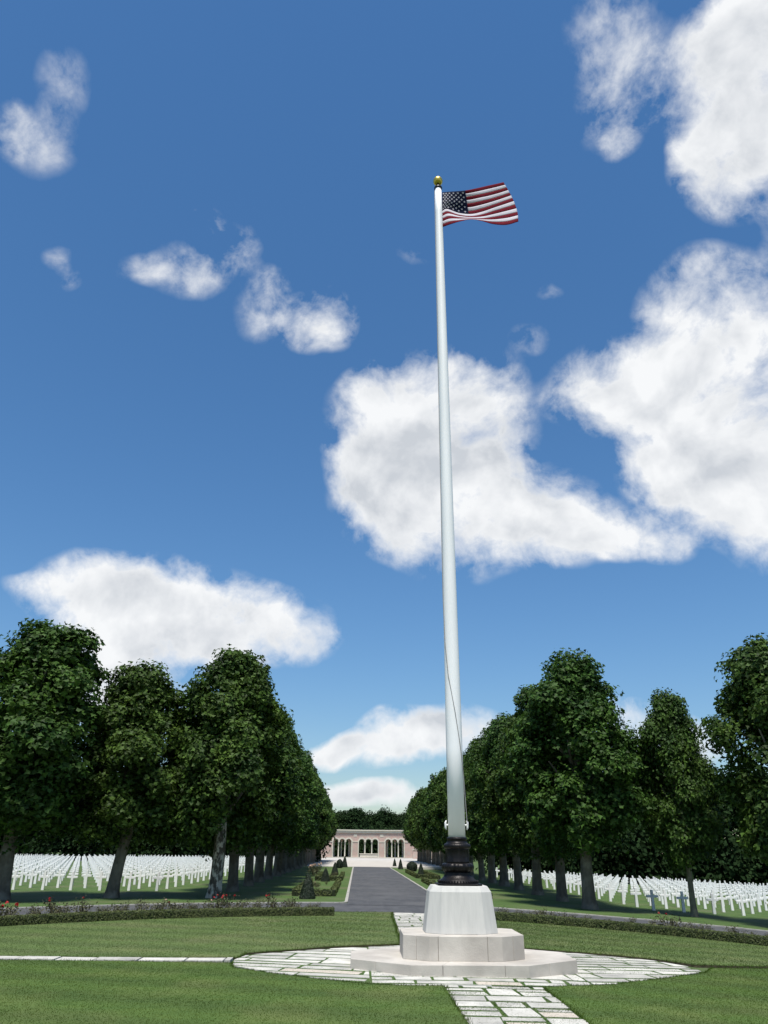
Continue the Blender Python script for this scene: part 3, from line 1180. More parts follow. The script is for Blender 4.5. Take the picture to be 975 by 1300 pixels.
for k in range(13):
    flag_patch('stripe', .40 if k < 7 else 0.0, 1.0, k / 13, (k + 1) / 13, 36 if k < 7 else 56, 3, 'flag_red' if k % 2 == 0 else 'flag_white', flag)
canton = flag_patch('canton', 0.0, .40, 0.0, 7 / 13, 28, 18, 'flag_blue', flag)
eps = .004
for rrow in range(9):
    for cc in range(6 if rrow % 2 == 0 else 5):
        u = .40 * ((cc * 2 + 1 + (rrow % 2)) / 12.0)
        v = (7 / 13) * ((rrow + 1) / 10.0)
        c = flag_pt(u, v)
        du = flag_pt(u + eps, v) - c
        dv = flag_pt(u, v + eps) - c
        du, dv = du / np.linalg.norm(du), dv / np.linalg.norm(dv)
        nn = np.cross(du, dv)
        nn /= np.linalg.norm(nn)
        Vs, Fs = [], []
        for sgn in (-1, 1):
            o = len(Vs)
            Vs.append(c + nn * sgn * .009)
            for q in range(10):
                rr = .040 if q % 2 == 0 else .016
                a = 2 * math.pi * q / 10
                Vs.append(c + nn * sgn * .009 + rr * (math.sin(a) * du - math.cos(a) * dv))
            Fs += [(o, o + 1 + q, o + 1 + (q + 1) % 10) for q in range(10)]
        link('star', pydata('star', Vs, Fs), 'flag_white', canton)


# ------------------------------------------------------------------ trees
def crown_points(r, H0, H1, R, n_clump, per, bump=.2, prof=None, cl=.33):
    """leaf clumps on a set of overlapping lobes, so that the outline is uneven and the crown has hollows"""
    prof = prof or ((0, .45), (.08, .74), (.24, .97), (.42, 1.0), (.62, .86), (.80, .62), (.92, .40), (1, .15))
    ph = [p[0] for p in prof]
    pv = [p[1] for p in prof]
    lobes = []
    nl_ = 24
    for i in range(nl_):
        h = .07 + .80 * ((i + r.uniform(.2, .8)) / nl_)
        a = i * 2.3999 + r.normal(0, .25)
        rp_ = R * np.interp(h, ph, pv)
        lr = R * r.uniform(.24, .42)
        c = max(rp_ * r.uniform(.88, 1.12) - lr, .1)
        lobes.append((c * math.cos(a), c * math.sin(a), H0 + (H1 - H0) * h, lr, math.cos(a), math.sin(a), lr ** 2))
    for i in range(4):
        a = r.uniform(0, 6.28)
        lr = R * r.uniform(.24, .36)
        c = R * r.uniform(.05, .38)
        lobes.append((c * math.cos(a), c * math.sin(a), H1 - lr * r.uniform(.9, 1.5), lr, math.cos(a) * .3, math.sin(a) * .3, lr ** 2))
    wts = np.array([l[6] for l in lobes])
    wts /= wts.sum()
    P, N = [], []
    for i in range(n_clump):
        m = int(per * r.uniform(.5, 1.5))
        if i % 6 == 0:                               # the dim inside
            h = r.random()
            a = r.uniform(0, 6.28)
            rad = R * np.interp(h, ph, pv) * math.sqrt(r.random()) * .7
            c = np.array([rad * math.cos(a), rad * math.sin(a), H0 + (H1 - H0) * h * .93])
            d = np.array([math.cos(a), math.sin(a), .3])
            spread = cl * 1.3
        else:
            L = lobes[r.choice(len(lobes), p=wts)]
            d = r.normal(size=3)
            d /= np.linalg.norm(d)
            d = d + np.array([L[4] * .75, L[5] * .75, .30])
            d /= np.linalg.norm(d)
            c = np.array(L[:3]) + d * L[3] * r.uniform(.72, 1.06) * np.array([1, 1, 1.15])
            spread = cl * r.uniform(.55, 1.1)
        off = r.normal(size=(m, 3)) * spread
        off = off / np.maximum(1, np.linalg.norm(off, axis=1, keepdims=True) / (spread * 1.9))
        off[:, 2] *= .75
        P.append(c + off)
        N.append(d * 1.0 + off / spread * .3 + r.normal(size=(m, 3)) * .7 + np.array([0, 0, .5]))
    return np.concatenate(P), np.concatenate(N)


def wood_points(r, H0, H1, R, n_clump, per, bump=.26, prof=None, cl=.33):
    prof = prof or ((0, .45), (.08, .74), (.22, .95), (.45, 1.0), (.68, .92), (.84, .74), (.94, .52), (1, .22))
    ph = [p[0] for p in prof]
    pv = [p[1] for p in prof]
    k1 = r.uniform(0, 6.28, 6)
    P, N = [], []
    for i in range(n_clump):
        h = r.random() ** .92
        a = r.uniform(0, 2 * math.pi)
        shell = 1.0 - abs(r.normal(0, .13)) if r.random() < .72 else math.sqrt(r.random()) * .85
        rad = R * np.interp(h, ph, pv) * shell
        rad *= 1 + bump * (math.sin(2 * a + k1[0] + 3 * h) + .7 * math.sin(3 * a + k1[1] - 7 * h) + .6 * math.sin(5 * a + k1[2] + 11 * h)) / 1.6
        zc = H0 + (H1 - H0) * h + r.normal(0, .12)
        c = np.array([rad * math.cos(a), rad * math.sin(a), zc])
        m = int(per * r.uniform(.6, 1.4))
        off = r.normal(size=(m, 3)) * cl * r.uniform(.6, 1.25)
        off[:, 2] *= .7
        P.append(c + off)
        out = np.array([math.cos(a), math.sin(a), .55])
        N.append(out * .9 + off / cl * .35 + r.normal(size=(m, 3)) * .75 + np.array([0, 0, .45]))
    return np.concatenate(P), np.concatenate(N)


def crown_mesh(seed, H0, H1, R, n_clump, per, leaf, **kw):
    r = np.random.default_rng(seed)
    P, N = crown_points(r, H0, H1, R, n_clump, per, **kw)
    return leaf_mesh('crown', P, N, leaf, PLANE_LEAF, r)


def trunk_mesh(seed, r0, r1, h, lean=(0, 0), seg=20):
    r = np.random.default_rng(seed)
    k = r.uniform(0, 6.28, 4)
    V, F = [], []
    n = 14
    for i in range(n + 1):
        t = i / n
        z = -.15 + (h + .15) * t
        rad = r0 + (r1 - r0) * t ** .8 + r0 * .35 * math.exp(-max(z, 0) / .22)
        cx_ = lean[0] * t + .05 * math.sin(3 * t + k[0])
        cy_ = lean[1] * t + .05 * math.sin(2.5 * t + k[1])
        for s in range(seg):
            a = 2 * math.pi * s / seg
            rr = rad * (1 + .07 * math.sin(3 * a + k[2] + 2 * t) + .05 * math.sin(5 * a + k[3] - 5 * t) + r.normal(0, .012))
            V.append((cx_ + rr * math.cos(a), cy_ + rr * math.sin(a), z))
    for i in range(n):
        for s in range(seg):
            q = (s + 1) % seg
            F.append((i * seg + s, i * seg + q, (i + 1) * seg + q, (i + 1) * seg + s))
    F.append(tuple(n * seg + s for s in range(seg)))
    return pydata('trunk', V, F)


def limbs_mesh(seed, z0, z1, R, lean=(0, 0), r0=.12):
    r = random.Random(seed)
    parts = []
    for i in range(12):
        a = i * 2.4 + r.uniform(-.3, .3)
        zs = z0 + (z1 - z0) * .55 * i / 12
        ze = zs + r.uniform(1.2, 2.6)
        rr = R * r.uniform(.55, .85)
        base_ = (lean[0] * .9, lean[1] * .9)
        pts_ = [(base_[0], base_[1], zs - .2), (base_[0] + rr * .4 * math.cos(a), base_[1] + rr * .4 * math.sin(a), zs + .35 * (ze - zs)),
                (base_[0] + rr * math.cos(a + .15), base_[1] + rr * math.sin(a + .15), ze)]
        parts.append(tube(pts_, [r0, r0 * .6, r0 * .2], 6))
    parts.append(tube([(lean[0], lean[1], z0 - .3), (lean[0] * .9, lean[1] * .9, (z0 + z1) / 2), (0, 0, z1 - .8)], [r0 * 1.7, r0 * 1.1, r0 * .25], 8))
    return pydata('limbs', *join(parts))


VAR = []
for i in range(5):
    VAR.append((crown_mesh(100 + i, 2.15, 10.35, 2.5, 580, 70, .175), limbs_mesh(200 + i, 3.2, 9.6, 2.2)))
    for me, mm in ((VAR[-1][0], 'leaf'), (VAR[-1][1], 'bark')):
        me.materials.append(M[mm])
CROWN_LOW = []          # lighter crowns for the far end of the rows
for i in range(3):
    me = crown_mesh(140 + i, 2.45, 10.35, 2.5, 380, 40, .30)
    me.materials.append(M['leaf'])
    CROWN_LOW.append(me)


def tree(x, y, top, width, var, rot, label, trunk=(.36, .27), barkm='bark', lean=(0, 0), group=None, crown=None, name='plane_tree', bottom=2.0):
    z = float(terrain(x, y))
    t = tag(empty(name, (x, y, z)), label, 'tree', group)
    sz = (top - z) / 10.75
    link('trunk', trunk_mesh(int(abs(x * 31 + y * 17)) + var, trunk[0], trunk[1], 3.2 * max(sz, .8), lean), barkm, t, True)
    lb = link('limbs', VAR[var % 5][1], None, t)
    lb.scale = (width / 5.2, width / 5.2, sz)
    cr = link('crown', crown or VAR[var % 5][0], None, t)
    cr.scale = (width / 5.2, width / 5.2, sz)
    cr.rotation_euler = (0, 0, rot)
    cr.location = (lean[0] * .6, lean[1] * .6, 0)
    return t


# trees round the ring
tree(-13.9, 33.0, 11.15, 6.8, 0, .3, 'tall broad plane tree at the left edge, its dark trunk cut by the frame', (.32, .24), group='trees round the ring drive')
tree(-10.15, 34.8, 9.75, 5.3, 1, 1.1, 'shorter plane tree on a leaning grey trunk, second from the left edge', (.27, .20), lean=(.45, .0), group='trees round the ring drive')
tree(14.0, 34.2, 8.75, 3.5, 3, 2.0, 'slim young tree on a thin pale trunk right of the avenue', (.13, .09), 'bark_young', group='trees round the ring drive', name='young_tree')
tree(16.9, 30.0, 10.3, 5.6, 4, .8, 'tall dark plane tree whose crown fills the right edge', (.40, .3), group='trees round the ring drive')
tree(-18.6, 31.0, 11.0, 6.0, 2, 2.2, 'plane tree just past the left edge, crown reaching into the frame', (.38, .28), group='trees round the ring drive')

# avenue rows
rt = random.Random(3)
ORD = ['first', 'second', 'third', 'fourth', 'fifth', 'sixth', 'seventh', 'eighth', 'ninth', 'tenth', 'eleventh', 'twelfth', 'thirteenth', 'fourteenth', 'fifteenth',
       'sixteenth', 'seventeenth', 'eighteenth', 'nineteenth', 'twentieth', 'twenty-first', 'twenty-second', 'twenty-third', 'twenty-fourth', 'twenty-fifth', 'twenty-sixth']
for i in range(20):
    y = 35.4 + 5.1 * i
    far = i > 9
    for side, X in (('left', -6.0), ('right', 10.0)):
        x = X + (rt.uniform(-.12, .12) if i else 0)
        yy = y + (rt.uniform(-.3, .3) if i else 0)
        top = (10.75 if i == 0 else rt.uniform(9.6, 10.6)) - (0 if side == 'left' else .05)
        wdt = (5.6 if side == 'left' else 6.0) if i == 0 else (rt.uniform(5.0, 5.6) if i < 10 else rt.uniform(4.5, 4.9))
        if i == 0:
            lab = 'plane tree with peeling white bark at its foot, nearest of the left avenue row' if side == 'left' else 'tall plane tree with thick dark trunk, nearest of the right avenue row'
        else:
            lab = f'plane tree, {ORD[i]} from the ring drive in the {side} row of the avenue'
        tree(x, yy, top, wdt, (i * 2 + (side == 'right') + 2) % 5, rt.uniform(0, 6.28), lab, (.28 + rt.uniform(-.04, .04), .22), 'bark_pale' if (i == 0 and side == 'left') else 'bark',
             group=f'{side} avenue row', crown=CROWN_LOW[(i + (side == 'right')) % 3] if far else None)

# trees behind the memorial
def big_tree(x, y, H_, R_, seed, label, prof=None, h0=.3):
    t = tag(empty('woodland_tree', (x, y, 0)), label, 'tree', 'trees behind the memorial')
    link('trunk', trunk_mesh(seed, .45, .3, 4.0), 'bark', t, True)
    me = crown_mesh(seed, h0, H_, R_, 330, 40, .40, bump=.22, prof=prof, cl=.7)
    link('crown', me, 'leaf_dark', t)


big_tree(-0.5, 194, 10.4, 4.8, 401, 'tall dark rounded tree behind the memorial, highest of its neighbours')
big_tree(6.0, 197, 9.9, 4.6, 402, 'dark tree rising behind the right middle of the memorial')
big_tree(12.0, 195, 9.3, 5.2, 403, 'broad dark tree above the right end of the memorial')
big_tree(-7.0, 194, 9.3, 4.8, 404, 'dark tree showing left of the memorial cornice behind the avenue crowns')
big_tree(18.5, 196, 9.8, 5.2, 405, 'dark tree half hidden by the right avenue row near the memorial')
big_tree(3.0, 200, 9.4, 4.6, 407, 'dark tree set back behind the middle of the memorial')
big_tree(9.0, 201, 9.3, 4.8, 408, 'dark tree set back between the two right of the memorial axis')
big_tree(-4.0, 200, 9.6, 4.8, 409, 'dark tree set back left of the highest one behind the memorial')
big_tree(-14, 196, 10, 5.4, 406, 'dark tree half hidden by the left avenue row near the memorial')

# the wood that closes the grave fields: one dark mass
def wood():
    r = np.random.default_rng(77)
    Ps, Ns = [], []
    spots = []
    for i in range(46):                                  # left field: back and outer side
        spots.append((-8 - i * 1.55 + r.normal(0, .5), 121 + r.normal(0, 1.5) - i * .25))
    for i in range(26):
        spots.append((-58 + r.normal(0, 1.0), 112 - i * 3.0))
    for i in range(40):
        spots.append((17 + i * 1.5 + r.normal(0, .5), 86 - i * .15 + r.normal(0, 1.2)))
    for i in range(14):
        spots.append((64 + r.normal(0, 1), 70 - i * 3.0))
    for x in np.arange(-70, 80, 4.2):
        if abs(x - 2) > 18:
            spots.append((x, 225 + r.normal(0, 4)))
    low_ = len(spots)
    for x in np.arange(-16, 21, 1.7):                   # undergrowth added close behind the memorial to darken its arch openings
        spots.append((x, 181 + r.normal(0, .6)))
    for q_, (x, y) in enumerate(spots):
        h = r.uniform(9.0, 12.5) if q_ < low_ else r.uniform(4.6, 5.6)
        P, N = wood_points(r, .2, h, r.uniform(2.6, 3.6), 95, 32, bump=.2, cl=.8,
                            prof=((0, .9), (.2, 1.0), (.5, 1.0), (.75, .85), (.9, .6), (1, .2)))
        P[:, 0] += x
        P[:, 1] += y
        P[:, 2] += terrain(x, y)
        Ps.append(P)
        Ns.append(N)
    me = leaf_mesh('distant_wood', np.concatenate(Ps), np.concatenate(Ns), .52, SMALL_LEAF, r)
    tag(link('distant_wood', me, 'leaf_dark'), 'dark wood closing the grave fields behind the crosses', 'wood', kind='stuff')


wood()


# ------------------------------------------------------------------ crosses
def cross_mesh():
    H_, wv, th = .83, .112, .095
    za, zb = .515, .62
    hw = .255
    out = [(-wv / 2 - .012, -.1), (wv / 2 + .012, -.1), (wv / 2, za), (hw, za + .008), (hw, zb - .008), (wv / 2, zb), (wv / 2 - .004, H_), (-wv / 2 + .004, H_),
           (-wv / 2, zb), (-hw, zb - .008), (-hw, za + .008), (-wv / 2, za)]
    n = len(out)
    V = [(x, -th / 2, z) for x, z in out] + [(x, th / 2, z) for x, z in out]
    F = [tuple(range(n)), tuple(range(2 * n - 1, n - 1, -1))]
    for i in range(n):
        j = (i + 1) % n
        F.append((j, i, n + i, n + j))
    bm = bmesh.new()
    vs = [bm.verts.new(v) for v in V]
    for f in F:
        bm.faces.new([vs[i] for i in f])
    bmesh.ops.recalc_face_normals(bm, faces=bm.faces)
    bmesh.ops.bevel(bm, geom=[e for e in bm.edges if len(e.link_faces) == 2 and e.calc_face_angle() > .8], offset=.008, segments=1, affect='EDGES')
    me = bpy.data.meshes.new('cross_headstone')
    bm.to_mesh(me)
    bm.free()
    me.materials.append(M['marble'])
    return me


CM = cross_mesh()
DX, DY = 1.36, 2.03
spots = []
rc = random.Random(9)
for j in range(38):
    y = 40.3 + j * DY
    for i in range(-44, 2):
        x = -9.6 + i * DX
        if x < -9.0 and x > -.50 * y - 6 and x > -54:
            spots.append(('left', j, x, y))
for j in range(21):
    y = 37.1 + j * DY
    for i in range(0, 40):
        x = 13.3 + i * DX
        if x < .56 * y + 4 and y < 78:
            spots.append(('right', j, x, y))
ROWN = ['front', 'second', 'third', 'fourth', 'fifth', 'sixth', 'seventh', 'eighth', 'ninth', 'tenth', 'eleventh', 'twelfth', 'thirteenth', 'fourteenth', 'fifteenth', 'sixteenth', 'seventeenth', 'eighteenth', 'nineteenth', 'twentieth']
rest = []
cv = np.array([v.co[:] for v in CM.vertices])
cf = [tuple(p.vertices) for p in CM.polygons]
for (side, j, x, y) in spots:
    x += rc.gauss(0, .012)
    yy = y + rc.gauss(0, .02)
    z = float(terrain(x, yy))
    rz = rc.gauss(0, .015)
    rest.append((side, j, x, y, yy, z, rz))
ordered = sorted(range(len(rest)), key=lambda k: rest[k][3] + (0 if abs(rest[k][2]) < rest[k][3] * .47 else 1000))
near_idx = set(ordered[:300])
ONES = ['', 'first', 'second', 'third', 'fourth', 'fifth', 'sixth', 'seventh', 'eighth', 'ninth', 'tenth', 'eleventh', 'twelfth', 'thirteenth', 'fourteenth', 'fifteenth',
        'sixteenth', 'seventeenth', 'eighteenth', 'nineteenth']


def nth(n):
    if n < 20:
        return ONES[n]
    t_ = ['twent', 'thirt', 'fort', 'fift'][n // 10 - 2]
    return t_ + 'ieth' if n % 10 == 0 else t_ + 'y-' + ONES[n % 10]


RV, RF = [], []
for k, (side, j, x, y, yy, z, rz) in enumerate(rest):
    if k in near_idx:
        o = bpy.data.objects.new('cross_headstone', CM)
        col.objects.link(o)
        o.location = (x, yy, z)
        o.rotation_euler = (rc.gauss(0, .008), rc.gauss(0, .010), rz)
        tag(o, f'white marble cross, {nth(int(round(abs(x - (-9.6 if side == "left" else 13.3)) / DX)) + 1)} from the avenue in row {j + 1} of the {side} field', 'headstone', f'crosses in the {side} grave field')
    else:
        o = len(RV)
        RV += [(v[0] + x, v[1] + yy, v[2] + z) for v in cv]
        RF += [tuple(i + o for i in f) for f in cf]
tag(link('distant_crosses', pydata('distant_crosses', RV, RF), M['marble']), 'far rows of white marble crosses receding to the dark wood', 'headstones', kind='stuff')


# ------------------------------------------------------------------ hedges, roses, topiary
def hedge(name, path, width, height, label, group=None, leaf=.034, dens=2300, material='leaf_box', kind_cat='hedge'):
    """clipped hedge along a path: solid heart and a skin of small leaves"""
    o0 = path[0]
    t = tag(empty(name, (o0[0], o0[1], float(terrain(*o0)))), label, kind_cat, group)
    V, F = [], []
    n = len(path)
    Ps, Ns = [], []
    for i in range(n):
        a, b = path[max(i - 1, 0)], path[min(i + 1, n - 1)]
        d = np.array([b[0] - a[0], b[1] - a[1]])
        d /= np.linalg.norm(d)
        nn = np.array([-d[1], d[0]])
        z = float(terrain(*path[i])) - float(terrain(*o0))
        for s, h in ((-.5, -.03), (.5, -.03), (.47, height - .03), (-.47, height - .03)):
            V.append((path[i][0] - o0[0] + nn[0] * width * s * .93, path[i][1] - o0[1] + nn[1] * width * s * .93, z + h))
    for i in range(n - 1):
        for k in range(4):
            m = (k + 1) % 4
            F.append((4 * i + k, 4 * i + 4 + k, 4 * i + 4 + m, 4 * i + m))
    F.append((0, 1, 2, 3))
    F.append(tuple(4 * (n - 1) + k for k in (3, 2, 1, 0)))
    link('heart', pydata('heart', V, F), 'hedge_core', t)
    for i in range(n - 1):
        a, b = np.array(path[i]), np.array(path[i + 1])
        L = np.linalg.norm(b - a)
        d = (b - a) / L
        nn = np.array([-d[1], d[0]])
        m = int(L * (width + 2 * height) * dens)
        s = rng.random(m)
        q = rng.random(m) * (width + 2 * height)
        side = np.where(q < width, 0, np.where(q < width + height, 1, 2))
        off = np.where(side == 0, q - width / 2, np.where(side == 1, -width / 2, width / 2))
        hh = np.where(side == 0, height, np.where(side == 1, q - width, q - width - height))
        x = a[0] + d[0] * L * s + nn[0] * off
        y = a[1] + d[1] * L * s + nn[1] * off
        bumpy = rng.normal(0, .007, m)
        Ps.append(np.stack([x - o0[0], y - o0[1], hh + bumpy + terrain(x, y) - float(terrain(*o0))], -1))
        N = np.stack([np.where(side == 0, 0, np.where(side == 1, -nn[0], nn[0])), np.where(side == 0, 0, np.where(side == 1, -nn[1], nn[1])), np.where(side == 0, 1.0, .25)], -1)
        Ns.append(N + rng.normal(size=(m, 3)) * .55)
    link('foliage', leaf_mesh('foliage', np.concatenate(Ps), np.concatenate(Ns), leaf, SMALL_LEAF), material, t)
    return t


hedge('box_hedge', [arc_xy(R_HEDGE + .22, a) for a in np.linspace(-1.0, -.115, 40)],   .42, .26, 'low clipped box hedge in front of the roses, left of the pedestal', 'ring hedges')
hedge('box_hedge', [arc_xy(R_HEDGE + .22, a) for a in np.linspace(.215, 1.15, 42)],   .42, .26, 'low clipped box hedge in front of the roses, right of the pedestal', 'ring hedges')
tag(link('rose_bed', pydata('rose_bed', *band(R_BED - .05, R_IN - .1, -1.0, -.115, 40, .03)), 'soil'), kind='structure')
tag(link('rose_bed', pydata('rose_bed', *band(R_BED - .05, R_IN - .1, .215, 1.15, 40, .03)), 'soil'), kind='structure')


def rose_parts(seed, h=.44, rad=.32, n=300):
    r = np.random.default_rng(seed)
    rr = random.Random(seed)
    stems = []
    tips = []
    for i in range(8):
        a = rr.uniform(0, 6.28)
        d = rad * rr.uniform(.3, 1.0)
        hh = h * rr.uniform(.65, 1.15)
        tip = (d * math.cos(a), d * math.sin(a), hh)
        tips.append(tip)
        stems.append(tube([(0, 0, 0), (tip[0] * .5, tip[1] * .5, hh * .55), tip], [.009, .007, .004], 4))
    st = pydata('stems', *join(stems))
    st.materials.append(M['stem'])
    tp = np.array(tips)
    idx = r.integers(0, len(tp), n)
    s = r.uniform(.25, 1.05, n)[:, None]
    P = tp[idx] * s + r.normal(size=(n, 3)) * np.array([.08, .08, .05])
    P[:, 2] = np.maximum(P[:, 2], .03)
    fo = leaf_mesh('foliage', P, r.normal(size=(n, 3)) + np.array([0, 0, .8]), .06, SMALL_LEAF, r)
    fo.materials.append(M['leaf_rose'])
    return st, fo, tips


def blossom_mesh(mname):
    r = np.random.default_rng(3)
    P, N = [], []
    for ring, (k, rad, z) in enumerate(((7, .045, 0), (6, .028, .015), (4, .012, .03))):
        for i in range(k):
            a = 6.283 * i / k + ring
            P.append((rad * math.cos(a), rad * math.sin(a), z))
            N.append((math.cos(a), math.sin(a), .7))
    me = leaf_mesh('blossom', np.array(P), np.array(N), .075, SMALL_LEAF, r)
    me.materials.append(M[mname])
    return me


ROSE = [rose_parts(600 + i) for i in range(5)]
BL = {'rose_red': blossom_mesh('rose_red'), 'rose_pale': blossom_mesh('rose_pale')}


def rose(x, y, var, scale, rot, label, group, flowers=0, fm='rose_red', fs=1.0):
    st, fo, tips = ROSE[var % 5]
    t = tag(empty('rose_bush', (x, y, float(terrain(x, y)) + .03), rot), label, 'rose bush', group)
    t.scale = (scale, scale, scale)
    link('stems', st, None, t)
    link('foliage', fo, None, t)
    for q in range(flowers):
        b = link('blossom', BL[fm], None, t)
        tip = sorted(tips, key=lambda p: -p[2])[q % len(tips)]
        b.location = (tip[0] + random.gauss(0, .02), tip[1] + random.gauss(0, .02), tip[2] + .03)
        b.scale = (fs,) * 3
        b.rotation_euler = (random.gauss(0, .3) + .4, random.gauss(0, .3), random.random() * 6)


rr_ = random.Random(21)
RED = {}
for px, nfl, big, lab in ((6, 5, .75, 'rose bush crowded with red blooms at the left edge of the bed'), (67, 2, .55, 'rose bush with a cluster of red blooms left of the leaning trunk'),
                          (106, 1, .5, 'rose bush with small red blooms just left of the leaning trunk'), (278, 3, .55, 'rose bush with red blooms in front of the white-barked trunk'),
                          (293, 3, .6, 'rose bush with red blooms just right of the white-barked trunk'), (350, 2, .5, 'rose bush with red blooms towards the right end of the left hedge'),
                          (850, 2, .5, 'rose bush with dull red blooms left of the thin young trunk')):
    RED[px] = (nfl, big, lab)


def bearing(px):
    """angle on the bed circle where the ray through photo column px meets the bed"""
    best = None
    for a in np.linspace(-1.0, 1.15, 2000):
        x, y = arc_xy(15.6, a)
        v = np.array([x, y, float(terrain(x, y)) + .4 - EYE])
        q = CX + FPX * (v @ RT) / (v @ FW)
        if best is None or abs(q - px) < best[0]:
            best = (abs(q - px), a)
    return best[1]


used_a = []
for px, (nfl, big, lab) in RED.items():
    a = bearing(px)
    used_a.append(a)
    rose(*arc_xy(15.5, a), rr_.randrange(5), 1.08, rr_.uniform(0, 6), lab, 'roses of the ring beds', nfl, 'rose_red', big)
for a0, a1, side in ((-.98, -.13, 'left'), (.23, 1.12, 'right')):
    for ring, R in ((0, 15.45), (1, 15.95)):
        a = a0 + ring * .012
        num = 0
        while a < a1:
            num += 1
            if not any(abs(a - ua) < .012 for ua in used_a):
                sc2 = rr_.uniform(.5, .9) if side == 'left' else rr_.uniform(.4, .75)
                k = rr_.random()
                where = 'nearer the hedge' if ring == 0 else 'nearer the drive'
                rose(*arc_xy(R + rr_.uniform(-.1, .1), a), rr_.randrange(5), sc2, rr_.uniform(0, 6),
                     f'low leafy rose bush, {nth(num)} from the left in the {side} bed, {where}', 'roses of the ring beds', 1 if k < .10 else 0, 'rose_red' if k < .04 else 'rose_pale', .6)
            a += rr_.uniform(.028, .044)


def topiary(x, y, h, rad, label, rounded=False):
    t = tag(empty('topiary_ball' if rounded else 'topiary_cone', (x, y, float(terrain(x, y)))), label, 'topiary', 'topiary along the avenue')
    k = 24
    prof_ = [(rad, -.03), (rad * .98, h * .08), (rad * .80, h * .3), (rad * .55, h * .6), (rad * .28, h * .85), (.02, h * .97)] if not rounded else \
            [(rad * .7, -.03), (rad * .95, h * .2), (rad, h * .60), (rad * .85, h * .75), (rad * .45, h * .93), (.02, h * .98)]
    prof_c = [(r_ * .9, z_) for r_, z_ in prof_]
    link('heart', pydata('heart', *lathe(prof_c, k)), 'hedge_core', t)
    n = int(8000 * rad * h / .3)
    zz = h * (1 - np.sqrt(rng.random(n))) if not rounded else h * rng.random(n)
    rad_ = np.interp(zz, [p[1] for p in prof_], [p[0] for p in prof_]) * (1 + rng.normal(0, .03, n))
    a = rng.random(n) * 6.283
    P = np.stack([rad_ * np.cos(a), rad_ * np.sin(a), zz + rng.normal(0, .015, n)], -1)
    N = np.stack([np.cos(a), np.sin(a), np.full(n, .4)], -1) + rng.normal(size=(n, 3)) * .5
    link('foliage', leaf_mesh('foliage', P, N, .05, SMALL_LEAF), 'leaf_yew', t)


def px_size(y, px):
    return px / 1032.0 * y


for px, py, hp_, wp_, rd, lab in ((390, 1141, 29, 19, False, 'dark clipped yew cone on the left verge, nearest of the cones'),
                                  (413, 1119, 15.5, 11, False, 'dark clipped yew cone, second along the left verge'),
                                  (425, 1111, 15, 9, False, 'dark clipped yew cone, third along the left verge'),
                                  (431, 1102, 10, 8, True, 'rounded dark shrub at the far end of the left verge'),
                                  (437.5, 1101, 13, 7, False, 'dark clipped cone at the far end of the left verge beside the road'),
                                  (534.5, 1114.5, 17, 9, False, 'dark clipped yew cone on the right verge, left of the bronze base'),
                                  (523, 1106, 11, 13, True, 'rounded dark shrub behind the cone on the right verge'),
                                  (508.5, 1103.5, 12, 6, False, 'small dark cone at the far end of the right verge'),
                                  (501, 1101, 10, 5, False, 'smallest dark cone beside the road end on the right verge')):
    gx_, gy_ = ground_at(px, py)
    topiary(gx_, gy_, px_size(gy_, hp_), px_size(gy_, wp_) / 2, lab, rd)


def bed_box(x0, x1, y0, y1, label):
    hedge('box_hedge', [(x0, y1), (x0, y0), (x0 + .02, y0), (x1, y0), (x1 + .0, y0 + .02), (x1, y1)], .22, .26, label, 'verge hedges', leaf=.06, dens=500)


def straight(x0, x1, n):
    return [x0 + (x1 - x0) * i / n for i in range(n + 1)]


for (x0, x1, y0, y1, lab, side) in ((-2.75, -1.05, 37.2, 50.0, 'low box hedge framing the near flower bed on the left verge', 'left'), (-2.6, -1.05, 54.0, 64.0, 'low box hedge framing the second bed on the left verge', 'left'),
                                    (4.6, 6.2, 62.0, 76.0, 'low box hedge framing the flower bed on the right verge', 'right'), (4.5, 6.2, 38.5, 56.0, 'low box hedge framing the near bed on the right verge behind the pedestal', 'right')):
    pth = [(x0, y) for y in straight(y1, y0, 8)] + [(x, y0) for x in straight(x0 + .1, x1 - .1, 4)] + [(x1, y) for y in straight(y0, y1, 8)]
    hedge('box_hedge', pth, .24, .27, lab, 'verge hedges', leaf=.07, dens=320)
    zt = float(terrain((x0 + x1) / 2, y0))
    for q, yy in enumerate(sorted(rr_.uniform(y0 + .4, y1) for _ in range(int((y1 - y0) * .7)))):
        xx = rr_.uniform(x0 + .35, x1 - .35)
        rose(xx, yy, rr_.randrange(5), rr_.uniform(.35, .55), rr_.uniform(0, 6), f'leafy rose, {nth(q + 1)} from the drive inside the {"near" if y0 < 45 else "farther"} {side} verge bed', 'roses of the verge beds',
             1 if rr_.random() < .25 else 0, 'rose_pale', 1.0)
# taller pale-flowered roses among the left trunks
for px, py, lab in ((402, 1108, 'tall pale pink rose bush beside the left avenue trunks, the right one of two'), (398, 1110, 'tall pale pink rose bush beside the left avenue trunks, the left one of two')):
    gx_, gy_ = ground_at(px, py + 3)
    rose(gx_, gy_, 2, 1.5, 1.0, lab, 'roses of the verge beds', 4, 'rose_pale', 1.0)

# ------------------------------------------------------------------ memorial colonnade
MY, MR = 172.0, 18.0                # back of the curve, radius; centre of the curve towards the camera
mem = tag(empty('memorial_colonnade', (2.35, MY, 0)), 'curved pink and cream stone memorial colonnade with round arches at the avenue end', 'memorial')


def cyl(R, ang, z):
    """point on the curve: angle 0 at the middle, concave side to the camera"""
    return (R * math.sin(ang), -MR + R * math.cos(ang), z)


